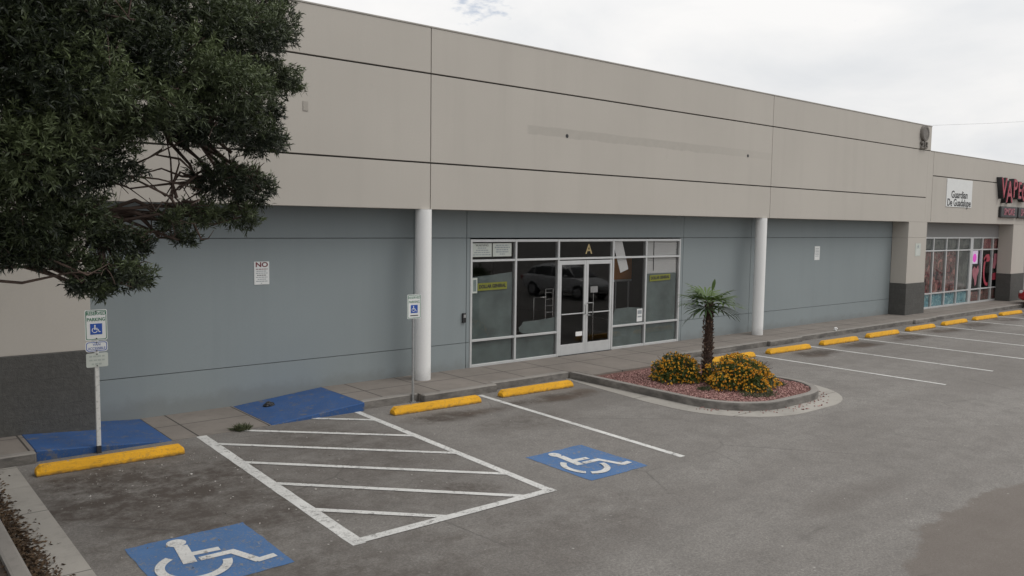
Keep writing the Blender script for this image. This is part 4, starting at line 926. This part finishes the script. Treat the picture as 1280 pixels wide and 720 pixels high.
for az, el in fr_spec:
    az, elr = R(az+pr.uniform(-10, 10)), R(el); d = Vector((math.cos(az)*math.cos(elr), math.sin(az)*math.cos(elr), math.sin(elr))); side = Vector((-math.sin(az), math.cos(az), 0)); nrm = d.cross(side)
    base = Vector((.02, 0, H_-.03)); pl = pr.uniform(.22, .32); tipp = base + d*pl - Vector((0, 0, .02)); fd = (d + Vector((0, 0, -.22))).normalized(); fn = side.cross(fd).normalized()
    V = []; F = []; Sx = []; nl = 15; fl = pr.uniform(.46, .58) if el < 70 else .30; spread = 105 if el < 70 else 9; tone = pr.uniform(.25, .8) if el > 0 else pr.uniform(.0, .35)
    for i in range(nl):
        t_ = (i/(nl-1)-.5)*2; aa = R(spread*t_); L_ = fl*(1-.28*abs(t_)**2)*pr.uniform(.92, 1.06); ld = (fd*math.cos(aa) + side*math.sin(aa)).normalized(); w_ = .024
        sd_ = (fd*-math.sin(aa) + side*math.cos(aa)).normalized(); cup = fn*(-.10*abs(math.sin(aa)))
        p1 = tipp + ld*L_*.45 + cup*L_; p2 = tipp + ld*L_*.8 + cup*L_ - Vector((0, 0, L_*.05)); p3 = tipp + ld*L_ + cup*L_ - Vector((0, 0, L_*pr.uniform(.06, .20)))
        b_ = len(V); V += [tipp, p1+sd_*w_+fn*.004, p1-sd_*w_+fn*.004, p2+sd_*w_*.7, p2-sd_*w_*.7, p3+sd_*.001, p3-sd_*.001]
        F += [(b_, b_+1, b_+2, b_+2), (b_+1, b_+3, b_+4, b_+2), (b_+3, b_+5, b_+6, b_+4)]; tn = min(1, max(0, tone+pr.uniform(-.12, .12))); Sx += [tn]*7
    me = bpy.data.meshes.new('frond'); bb = MB(); bb.v = [tuple(v_) for v_ in V]; bb.f = [f_ if f_[2] != f_[3] else f_[:3] for f_ in F]; bb.mi = [0]*len(F)
    nv = len(bb.v); bb.tube([base, base.lerp(tipp, .5)+Vector((0, 0, .012)), tipp], [.012, .009, .006], 6)
    me.from_pydata(bb.v, [], bb.f); at = me.attributes.new('shade', 'FLOAT', 'POINT'); at.data.foreach_set('value', Sx + [.75]*(len(bb.v)-nv)); me.materials.append(M_['palm_leaf'])
    o = bpy.data.objects.new('frond', me); COL.objects.link(o); o.parent = palm

# ------------------------------------------------------------------ flowering bushes and weeds
def bush(x, y, rx, ry, rz_, lab, nl=5200, nf=520, spike=0):
    e = empty('flowering_bush', (x, y, -.035), lab, 'bush', 'orange flowering bushes on the island')
    def shell(n, lo):
        u_ = rng.normal(size=(n, 3)); u_[:, 2] = np.abs(u_[:, 2]); u_ /= np.linalg.norm(u_, axis=1, keepdims=True)
        lump = 1 + .13*np.sin(5*np.arctan2(u_[:, 1], u_[:, 0])+x*3) * (1-u_[:, 2]) + .10*np.sin(9*u_[:, 0]+7*u_[:, 2]+y)
        rr = (rng.uniform(lo, 1, n)**.5)*lump; P_ = u_*rr[:, None]*np.array([rx, ry, rz_*.95]); P_[:, 2] = P_[:, 2]*.97 + .03; return P_, u_
    P_, u_ = shell(nl, .15); D_ = u_ + .8*rng.normal(size=(nl, 3)); V, F, s_ = leaves(P_, D_, .055, .026, np.clip(.38+.27*rng.normal(size=nl), 0, 1), .1); raw_mesh('foliage', V, F, 'bush_leaf', e, s_)
    P_, u_ = shell(nf, .80); P_ += u_*.025; tone = rng.uniform(0, 1, nf); kk = 9
    D_ = np.repeat(u_, kk, 0)*.35 + rng.normal(size=(nf*kk, 3))*.8; V, F, s_ = leaves(np.repeat(P_, kk, 0), D_, .028, .022, np.clip(np.repeat(tone, kk)+.15*rng.normal(size=nf*kk), 0, 1)); raw_mesh('flowers', V, F, 'petal', e, s_)
    m = MB(); rr_ = random.Random(int(x*100))
    for i in range(26):
        a_ = rr_.uniform(0, 6.28); f_ = rr_.uniform(.4, .95); m.tube([(0, 0, -.05), (rx*f_*.5*math.cos(a_), ry*f_*.5*math.sin(a_), rz_*.5), (rx*f_*math.cos(a_), ry*f_*math.sin(a_), rz_*rr_.uniform(.4, .95))], [.012, .008, .004], 5, cap=False)
    if spike: 
        for i in range(5): m.tube([(-.1+.05*i, 0, .3), (-.12+.05*i, 0, rz_+.02+.05*rr_.random())], [.006, .003], 4, cap=False)
    child(m.build('stems', 'bark'), e)
    return e
bush(13.56, -3.60, .53, .50, .58, 'smaller orange flowering bush left of the palm trunk', 5600, 380, 1)
bush(14.10, -4.78, .72, .68, .65, 'larger orange flowering bush right of the palm trunk', 7800, 800)
def weeds(x, y, z, r_, n, lab, h=.12, name='weed_clump'):
    a = rng.uniform(0, 6.28, n); q_ = r_*np.sqrt(rng.uniform(0, 1, n)); P_ = np.stack([q_*np.cos(a), q_*np.sin(a)*.7, np.zeros(n)], 1); D_ = np.stack([rng.normal(size=n)*.6, rng.normal(size=n)*.6, rng.uniform(.2, 1, n)], 1)
    V, F, s_ = leaves(P_, D_, h, .016, rng.uniform(0, 1, n), .1); o = raw_mesh(name, V, F, 'weed', None, s_, (x, y, z)); return tag(o, lab, 'weeds')
weeds(13.25, -4.55, -.03, .16, 160, 'small grey green weed clump below the left bush', .09)
weeds(13.75, -5.45, -.03, .42, 420, 'low grey green weeds on gravel in front of larger bush', .09)
weeds(14.85, -5.1, -.03, .30, 200, 'sparse weeds on the gravel at right of larger bush', .10)
weeds(4.95, -1.70, GZ, .13, 240, 'dark weed tuft in the gutter at the aisle head', .13)
# small dark lump of debris on the right ramp
bmx = bmesh.new(); bmesh.ops.create_icosphere(bmx, subdivisions=3, radius=.085)
for v_ in bmx.verts: f_ = 1+random.uniform(-.18, .18); v_.co = Vector((v_.co.x*f_*1.1, v_.co.y*f_*.9, max(-.02, v_.co.z*f_*.75)))
me = bpy.data.meshes.new('debris_lump'); bmx.to_mesh(me); bmx.free(); me.materials.append(M_['black']); o = bpy.data.objects.new('debris_lump', me); COL.objects.link(o); o.location = (5.92, -.52, -.09)
tag(o, 'small black lump of debris lying on the blue ramp', 'debris')
bmx = bmesh.new(); bmesh.ops.create_icosphere(bmx, subdivisions=2, radius=.06)
for v_ in bmx.verts: v_.co *= 1+random.uniform(-.3, .25)
me = bpy.data.meshes.new('crumpled_paper'); bmx.to_mesh(me); bmx.free(); me.materials.append(M_['paper']); o = bpy.data.objects.new('crumpled_paper', me); COL.objects.link(o); o.location = (24.1, -1.42, .055)
tag(o, 'crumpled white scrap on the kerb right of second column', 'litter')

# ------------------------------------------------------------------ cars
def car(loc, rz, paint_mat, lab):
    e = empty('parked_car', loc, lab, 'car', None, rz)
    # stations along x (front at +x): x, z_low, z_belt, z_top, half width low, belt, top
    body = [(-2.22, .42, .86, .95, .62, .70, .60), (-2.12, .30, .95, 1.05, .80, .84, .70), (-1.6, .24, .98, 1.08, .88, .90, .74), (-.8, .22, .98, 1.06, .89, .92, .76), (.2, .22, .97, 1.04, .89, .92, .76), (.95, .22, .94, 1.02, .89, .91, .78), (1.5, .23, .86, .93, .88, .89, .72), (1.95, .27, .74, .80, .82, .82, .60), (2.2, .36, .60, .64, .58, .60, .42)]
    m = MB(); rings = []
    for (x, zl_, zb, zt_, wl, wb, wt) in body:
        half = [(wl*.85, zl_), (wl, zl_+.08), (wb, (zl_+zb)/2+.02), (wb*.985, zb-.04), (wt+.08, zb+(zt_-zb)*.6), (wt*.6, zt_-.005)]
        ring_ = half + [(-a, c) for a, c in reversed(half)]; b_ = len(m.v); m.v += [(x, y, z) for y, z in ring_]; rings.append(b_)
    nn = 12
    for a, c in zip(rings, rings[1:]):
        for j in range(nn): m.f.append((a+j, a+(j+1) % nn, c+(j+1) % nn, c+j)); m.mi.append(0)
    m.f += [tuple(range(rings[0], rings[0]+nn)), tuple(range(rings[-1], rings[-1]+nn))]; m.mi += [0, 0]
    o = child(m.build('body', paint_mat, smooth=True), e); sb = o.modifiers.new('smooth', 'SUBSURF'); sb.levels = sb.render_levels = 2
    cabin = [(-2.05, .98, .06, .62, .60), (-1.75, 1.0, .40, .72, .58), (-1.2, 1.0, .55, .76, .60), (-.2, .98, .60, .77, .62), (.45, .97, .50, .77, .60), (1.15, .95, .05, .76, .66)]
    m = MB(); rings = []
    for (x, zb, hh, wb, wt) in cabin:
        half = [(wb, zb-.05), (wb*.99, zb+hh*.3), (wt+(wb-wt)*.25, zb+hh*.78), (wt*.72, zb+hh)]; ring_ = half + [(-a, c) for a, c in reversed(half)]; b_ = len(m.v); m.v += [(x, y, z) for y, z in ring_]; rings.append(b_)
    for a, c in zip(rings, rings[1:]):
        for j in range(8):
            if j == 7: continue
            roof = j in (2, 3, 4) and rings.index(a) in (1, 2, 3)
            m.f.append((a+j, a+(j+1) % 8, c+(j+1) % 8, c+j)); m.mi.append(0 if roof else 1)
    o = child(m.build('cabin', [paint_mat, 'car_glass'], smooth=True), e); sb = o.modifiers.new('smooth', 'SUBSURF'); sb.levels = sb.render_levels = 2
    for y in (-1, 1):
        m = MB()
        for x0, x1, t0, t1 in ((1.10, .50, 0, 1), (-.25, -.28, 0, 1), (-1.35, -1.30, 0, 1)):
            m.tube([(x0, y*.775, .97), ((x0+x1)/2, y*.73, 1.24), (x1, y*.655, 1.47)], .028, 6)
        child(m.build('window_pillar', paint_mat), e)
        m = MB(); m.tube([(.75, y*.93, 1.03), (.72, y*1.02, 1.05)], [.07, .085], 10); child(m.build('side_mirror', paint_mat, smooth=True), e)
        m = MB(); m.box(1.86, 2.02, min(y*.50, y*.78), max(y*.50, y*.78), .62, .74); child(m.build('headlight', 'lamp_clear', bevel=.03, seg=2), e)
        m = MB(); m.box(-2.20, -2.05, min(y*.52, y*.80), max(y*.52, y*.80), .74, .92); child(m.build('tail_light', 'lamp_red', bevel=.03, seg=2), e)
        for x in (-1.35, 1.38):
            m = MB(); m.tube([(x, y*.70, .33), (x, y*.72, .33), (x, y*.90, .33), (x, y*.925, .33)], [.31, .335, .335, .31], 28); wo = child(m.build('tyre', 'tyre', auto=40), e)
            m = MB(); m.tube([(x, y*.915, .33), (x, y*.932, .33)], [.22, .20], 20)
            for sp_i in range(5): a_ = 2*math.pi*sp_i/5; m.tube([(x+.04*math.cos(a_), y*.938, .33+.04*math.sin(a_)), (x+.20*math.cos(a_), y*.936, .33+.20*math.sin(a_))], .025, 6)
            m2 = m.build('rim', 'rim', auto=40); m2.parent = wo
    m = MB(); m.box(2.02, 2.17, -.42, .42, .40, .56); child(m.build('grille', 'black', bevel=.02), e)
    m = MB(); m.box(-2.235, -2.20, -.26, .26, .60, .73); child(m.build('licence_plate', 'sign_white'), e)
    return e
car((40.78, -3.35, GZ), R(90), 'car_red', 'red car parked nose in at the far right edge')
car((26.1, -12.8, GZ), R(84), 'car_silver', 'silver car in the lot, mirrored in the glass doors')

n = 400; px_ = np.concatenate([rng.uniform(2, 4.6, 220), rng.uniform(4, 11, 100), rng.uniform(9, 34, 80)]); py_ = np.concatenate([-2.6-np.abs(rng.normal(0, 1.7, 220)), -1.9-np.abs(rng.normal(0, 1.8, 100)), -1.8-np.abs(rng.normal(0, 1.2, 80))])
D = rng.normal(size=(n, 3))*np.array([1, 1, .12]); V, F, s_ = leaves(np.stack([px_, py_, np.full(n, GZ+.012)], 1), D, .026, .016, rng.uniform(0, 1, n), 0, .6)
tag(raw_mesh('pale_grit', V, F, 'grit', None, s_), 'tiny pale bits of grit and debris scattered over the asphalt', 'debris', kind='stuff')
# overhead cable far behind the roofs
m = MB(); cp = [(-60, 52, 14.0), (40, 48, 14.2), (138.7, 45, 20.08), (163.4, 45, 22.94), (220, 44, 27.5)]
m.tube([(100, 45, 17.0), (138.7, 45, 20.08), (163.4, 45, 22.6), (240, 45, 31)], .026, 5); tag(m.build('overhead_cable', 'cable'), 'thin overhead cable crossing the sky beyond the shop roof', 'cable')
